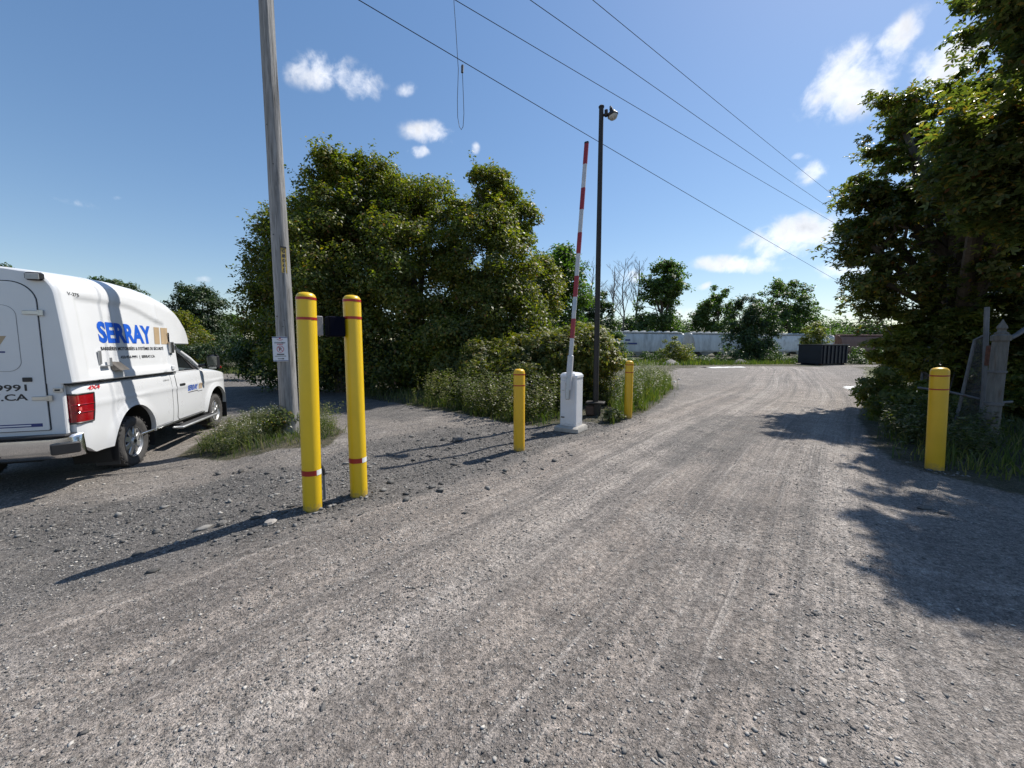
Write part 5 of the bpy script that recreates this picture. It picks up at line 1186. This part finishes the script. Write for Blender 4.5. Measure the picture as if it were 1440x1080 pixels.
# black trim + glass
for sg in (-1, 1):
    f = lambda k, i=0: Vector((CAB[k][0], sg * (CAB[k][1] - i), CAB[k][2]))
    q = [f('bl') + P3(.10, 0, .025), f('br') + P3(-.16, 0, .035), f('tr') + P3(-.05, 0, -.05), f('tl') + P3(.12, 0, -.04)]
    g = MB().add(q, [(0, 1, 2, 3)]).build('side_window', M['glass'], truck, 0)
    fr = MB(); fr.tube(q + [q[0]], .014, 6); fr.tube([q[1].lerp(q[0], .17), q[2].lerp(q[1], .32)], .014, 6); fr.build('window_seal', M['black'], g)
    if sg < 0: MB().add([q[1] + P3(0, -.002, 0), q[1].lerp(q[0], .17) + P3(0, -.002, 0), q[2].lerp(q[1], .32) + P3(0, -.002, 0)], [(0, 1, 2)]).build('quarter_panel', M['black'], g)
ws = [P3(2.90, -.84, 1.44), P3(2.90, .84, 1.44), P3(2.18, .70, 1.935), P3(2.18, -.70, 1.935)]
MB().add(ws, [(0, 1, 2, 3)]).build('windscreen', M['glass'], truck, 0)
MB().add([P3(1.33, -.8, 1.45), P3(1.33, .8, 1.45), P3(1.35, .7, 1.9), P3(1.35, -.7, 1.9)], [(0, 1, 2, 3)]).build('rear_window', M['black'], truck, 0)
st_ = MB().box((1.62, -.42, 1.30), (.16, .52, .70), bev=.05).build('seat', M['interior'], truck); MB().box((1.62, .42, 1.30), (.16, .52, .70), bev=.05).build('seat', M['interior'], truck)
for sg in (-1, 1): MB().box((1.60, sg * .42, 1.72), (.10, .26, .16), bev=.04).build('headrest', M['interior'], st_)
MB().box((2.62, 0, 1.40), (.40, 1.6, .12), bev=.04).build('dashboard', M['interior'], truck)
ring = [P3(2.30 + .05 * math.cos(a), .42 + .19 * math.sin(a), 1.50 + .19 * math.cos(a)) for a in np.linspace(0, 2 * math.pi, 25)]
MB().tube(ring, .014, 6, False).tube([P3(2.30, .42, 1.5), P3(2.6, .42, 1.38)], .03, 8).build('steering_wheel', M['black'], truck)
# mirrors
for sg in (-1, 1):
    m_ = MB().tube([(2.72, sg * .93, 1.53), (2.70, sg * 1.06, 1.55)], .04, 8).box((2.74, sg * 1.20, 1.62), (.12, .24, .34), bev=.05).build('wing_mirror', M['black'], truck)
    MB().box((2.677, sg * 1.20, 1.645), (.006, .18, .22), bev=.002).build('mirror_glass', M['mirror'], m_); MB().box((2.677, sg * 1.20, 1.495), (.006, .15, .05), bev=.002).build('lower_glass', M['mirror'], m_)
    MB().box((2.79, sg * 1.31, 1.50), (.09, .025, .05), bev=.01).build('signal_lens', M['red_lens'], m_)
# front lamps and bumper
for sg in (-1, 1): MB().box((4.25, sg * .72, 1.02), (.16, .30, .22), bev=.03).build('headlight', M['lens'], truck)
MB().box((4.33, 0, 1.0), (.08, 1.05, .40), bev=.02).build('grille', M['chrome'], truck)
MB().box((4.30, 0, .60), (.20, 1.72, .24), bev=.06).build('front_bumper', M['chrome'], truck)

# ---- fibreglass cap
CXS = [(-1.29, 2.915), (-1.0, 2.94), (-.4, 2.98), (.2, 3.0), (.8, 2.985), (1.2, 2.945), (1.6, 2.87), (1.9, 2.77), (2.1, 2.66), (2.25, 2.54), (2.34, 2.41), (2.385, 2.26), (2.39, 2.09)]
cxa, cza = np.array([c[0] for c in CXS]), np.array([c[1] for c in CXS])
def ctop(x):
    return float(np.interp(x, cxa, cza))
def cwid(x, z):
    w = 1.025 - .105 * ((z - 1.46) / 1.4) - .03 * max(0, (z - 2.2)) ** 2
    if x > 1.5: w -= .10 * ((x - 1.5) / .9) ** 2
    return w
def sstep(a, b, t): t = min(max((t - a) / (b - a), 0), 1); return t * t * (3 - 2 * t)
def emb(x, z):
    zt_ = 2.64 - .24 * sstep(.1, 1.35, x)
    ins = sstep(-1.0, -.93, x) * (1 - sstep(1.22, 1.28, x)) * sstep(1.55, 1.63, z) * (1 - sstep(zt_ - .05, zt_ + .02, z))
    tx = sstep(1.70, 1.76, z) * (1 - sstep(2.38, 2.44, z)); e = -.026 * ins
    e += .010 * math.exp(-((x + .28) / .05) ** 2) * sstep(1.5, 1.7, z) * (1 - tx); e -= .010 * math.exp(-((x + .20) / .04) ** 2) * sstep(2.3, 2.5, z)
    e += .008 * math.exp(-((x - 1.02) / .05) ** 2) * (1 - tx)
    return e
def csurf(x, z): return cwid(x, z) + emb(x, z)
xs = sorted(set([-1.29, -1.284, -1.27, -1.25] + list(np.round(np.arange(-1.22, 2.38, .03), 3)) + [2.385, 2.39, 1.519, 1.521]))
rows = []
for x in xs:
    zb = 1.475 if x <= 1.52 else 2.02; zt_ = ctop(x); Rc = min(.30, (zt_ - zb) * .5); sh = 0
    if x < -1.25: sh = .022 * ((-1.25 - x) / .04) ** 2
    R_ = [(x, 0, zb), (x, -(cwid(x, zb) - .08), zb), (x, -(cwid(x, zb) - .014 - sh), zb), (x, -(cwid(x, zb) - sh), zb + .014)]
    zs = np.linspace(zb + .03, zt_ - Rc, 34)
    for z in zs: R_.append((x, -(csurf(x, z) - sh), z))
    wt_ = csurf(x, zt_ - Rc)
    for a in np.linspace(0, math.pi / 2, 11)[1:]: R_.append((x, -(wt_ - Rc * (1 - math.cos(a)) * 1.0 - sh), zt_ - Rc + Rc * math.sin(a) - sh))
    w2 = wt_ - Rc
    for f in (.75, .5, .25, 0): R_.append((x, -w2 * f, zt_ + .045 * (1 - f * f) - sh))
    rows.append(R_)
n = len(rows[0]); mb = MB()
for sg in (1, -1):
    vs = [(p[0], p[1] * sg, p[2]) for R_ in rows for p in R_]; fs = []
    for i in range(len(rows) - 1):
        for k in range(n - 1):
            q = (i * n + k, (i + 1) * n + k, (i + 1) * n + k + 1, i * n + k + 1); fs.append(q if sg > 0 else q[::-1])
    for i in (0, len(rows) - 1): q = tuple(i * n + k for k in range(n)); fs.append(q[::-1] if (i == 0) == (sg > 0) else q)
    mb.add(vs, fs)
cap = mb.build('fibreglass_cap', M['fibre'], truck, 40)
MB().box((.1, 0, 1.462), (2.72, 2.0, .022)).build('cap_gasket', M['seam'], cap)
MB().box((1.08, -1.0, 1.47), (.22, .03, .028), bev=.008).box((-.75, -1.02, 1.475), (.10, .02, .02), bev=.006).build('clamp_rail', M['black'], cap)
# rear wall below the bed rail
MB().box((-1.255, 0, 1.15), (.06, 1.80, .70), bev=.012).build('lower_rear_wall', M['fibre'], cap)
def rplate(name, hw, z0, z1, rc, x0, x1, m, parent, rb_=None):
    rb_ = rc if rb_ is None else rb_; P = []
    for cy, cz, a0, r_ in ((hw - rc, z1 - rc, 0, rc), (-hw + rc, z1 - rc, 90, rc), (-hw + rb_, z0 + rb_, 180, rb_), (hw - rb_, z0 + rb_, 270, rb_)):
        for a in range(0, 91, 10): t = rad(a0 + a); P.append((cy + r_ * math.cos(t), cz + r_ * math.sin(t)))
    mbp = MB(); mbp.prism(P, lambda p: (x0, p[0], p[1]), lambda p: (x1, p[0], p[1])); return mbp.build(name, m, parent, 30)
rplate('door_seam', .752, .865, 2.772, .26, -1.2, -1.2925, M['seam'], cap, .02)
rd_ = rplate('rear_door', .742, .875, 2.76, .25, -1.2, -1.304, M['fibre'], cap, .015)
rplate('panel_seam', .548, 1.64, 2.47, .13, -1.3, -1.3055, M['grey_box'], rd_)
rplate('raised_panel', .543, 1.645, 2.465, .125, -1.3, -1.3085, M['fibre'], rd_)
for z in (2.38, 1.29):
    MB().box((-1.312, -.69, z), (.016, .16, .05), bev=.004).box((-1.306, -.775, z), (.022, .06, .075), bev=.004).build('door_hinge', M['steel'], rd_)
MB().box((-1.302, -.865, 1.39), (.016, .10, .055), bev=.004).build('latch_plate', M['steel'], cap); MB().box((-1.31, -.86, 1.39), (.01, .05, .025)).build('latch_slot', M['black'], cap)
MB().box((-1.31, -.585, 1.535), (.014, .09, .055), bev=.004).build('latch_plate', M['black'], rd_)
for sg in (-1, 1):
    wl_ = MB().box((-1.325, sg * .77, 2.83), (.07, .17, .10), bev=.02).build('work_light', M['black'], cap); MB().box((-1.362, sg * .77, 2.825), (.006, .13, .07), bev=.002).build('light_lens', M['lens'], wl_)
RX, RYd, UPZ = (1, 0, 0), (0, -1, 0), (0, 0, 1)
# lettering on the rear door
xr = -1.3095
text('SERRAY', .62, .17, (xr - .0, .16, 2.0), RYd, UPZ, 'lettering', M['blue'], rd_, bold=.03)
def para(yc, zc, w, h, sl, m, x_=xr - .0005): 
    P = [(yc + w / 2 + sl / 2, zc - h / 2), (yc - w / 2 + sl / 2, zc - h / 2), (yc - w / 2 - sl / 2, zc + h / 2), (yc + w / 2 - sl / 2, zc + h / 2)]
    MB().add([(x_, a, b) for a, b in P], [(0, 1, 2, 3)]).build('slash_mark', M[m], rd_)
para(-.235, 2.0, .085, .17, .10, 'tan'); para(-.345, 2.0, .085, .17, .10, 'tan')
MB().box((xr, -.10, 1.885), (.001, .62, .020)).build('underline', M['navy'], rd_)
text('450-934-9991', .90, .085, (xr + .0037, -.12, 1.432), RYd, UPZ, 'lettering', M['ink'], rd_, bold=.022)
text('SERRAY.CA', .80, .085, (xr + .0037, -.17, 1.312), RYd, UPZ, 'lettering', M['ink'], rd_, bold=.022)
sp_ = MB().box((-1.3045, 0, .945), (.002, 1.36, .044)).build('blue_stripe', M['navy'], rd_); MB().box((-1.3062, 0, .945), (.001, 1.14, .016)).build('stripe_line', M['sign_face'], sp_)
# lettering on the flank of the cap
def on_cap(p): return Vector((p.x, -(csurf(p.x, p.z) + .0035), p.z))
def on_body(p): return Vector((p.x, -(halfw(p.x, p.z) + .0085), p.z))
def finepoly(name, P, m, parent, conf, n=8):
    vs = []; 
    for i in range(n + 1):
        for k in range(n + 1):
            u_, v_ = i / n, k / n; a = Vector((P[0][0], 0, P[0][1])).lerp(Vector((P[1][0], 0, P[1][1])), u_); b = Vector((P[3][0], 0, P[3][1])).lerp(Vector((P[2][0], 0, P[2][1])), u_); vs.append(conf(a.lerp(b, v_)))
    return MB().add(vs, [(i * (n + 1) + k, (i + 1) * (n + 1) + k, (i + 1) * (n + 1) + k + 1, i * (n + 1) + k + 1) for i in range(n) for k in range(n)]).build(name, M[m], parent)
text('SERRAY', 1.40, .32, (0.10, 0, 2.17), RX, UPZ, 'lettering', M['blue'], cap, bold=.045, conform=on_cap)
for x in (.99, 1.22): finepoly('slash_mark', [(x - .12, 2.01), (x + .06, 2.01), (x + .12, 2.32), (x - .06, 2.32)], 'tan', cap, on_cap)
text('BARRIÈRES MOTORISÉES & SYSTÈMES DE SÉCURITÉ', 1.74, .066, (.27, 0, 1.935), RX, UPZ, 'lettering', M['ink'], cap, bold=.02, conform=on_cap)
text('450-934-9991  |  SERRAY.CA', .98, .062, (.31, 0, 1.785), RX, UPZ, 'lettering', M['ink'], cap, bold=.02, conform=on_cap)
text('V-275', .22, .045, (-.98, 0, 2.66), RX, UPZ, 'lettering', M['ink'], cap, bold=.01, conform=on_cap)
text('4X4', .26, .055, (-.86, 0, 1.385), RX, UPZ, 'lettering', M['redink'], body, bold=.03, conform=on_body, slant=.3)
text('2500 HD', .22, .028, (1.09, 0, 1.335), RX, UPZ, 'lettering', M['alu'], body, bold=.01, conform=on_body)
text('SERRAY', .46, .12, (2.12, 0, 1.10), RX, UPZ, 'lettering', M['blue'], door, bold=.03, conform=on_body)
for x in (2.45, 2.54): finepoly('slash_mark', [(x - .05, 1.04), (x + .02, 1.04), (x + .05, 1.16), (x - .02, 1.16)], 'tan', door, on_body)
finepoly('underline', [(1.90, 1.005), (2.36, 1.005), (2.36, 1.018), (1.90, 1.018)], 'ink', door, on_body); finepoly('underline', [(2.34, .985), (2.58, .985), (2.58, .995), (2.34, .995)], 'ink', door, on_body)
# hardware on the flank
y_ = -(csurf(-.64, 1.76) + .008)
MB().box((-.68, y_ - .004, 1.80), (.055, .018, .20), bev=.004).box((-.61, y_ - .03, 1.675), (.15, .05, .012)).box((-.525, y_ - .045, 1.73), (.05, .012, .13), bev=.003).build('handle_bracket', M['alu'], cap)
vt = MB(); q0 = (-.33, y_ + .01, 1.80); vt.add([(-.46, y_ + .01, 1.735), (-.22, y_ + .01, 1.735), (-.22, y_ + .01, 1.60), (-.46, y_ + .01, 1.60), (-.46, y_ - .12, 1.60), (-.22, y_ - .12, 1.60)], [(0, 1, 5, 4), (0, 4, 3), (1, 2, 5), (3, 4, 5, 2)]); vt.build('vent_cowl', M['vent'], cap)
y2 = -(csurf(1.33, 2.05) + .01)
MB().box((1.33, y2 - .02, 1.95), (.12, .05, .22), bev=.01).box((1.46, y2 - .01, 1.95), (.07, .05, .10), bev=.01).build('latch_box', M['steel'], cap)
MB().box((1.30, y2 - .002, 2.0), (.012, .02, .46)).build('seam_strip', M['seam'], cap)
MB().box((1.30, -(csurf(1.2, 1.56) + .012), 1.56), (.10, .03, .08), bev=.01).build('corner_fitting', M['fibre'], cap)
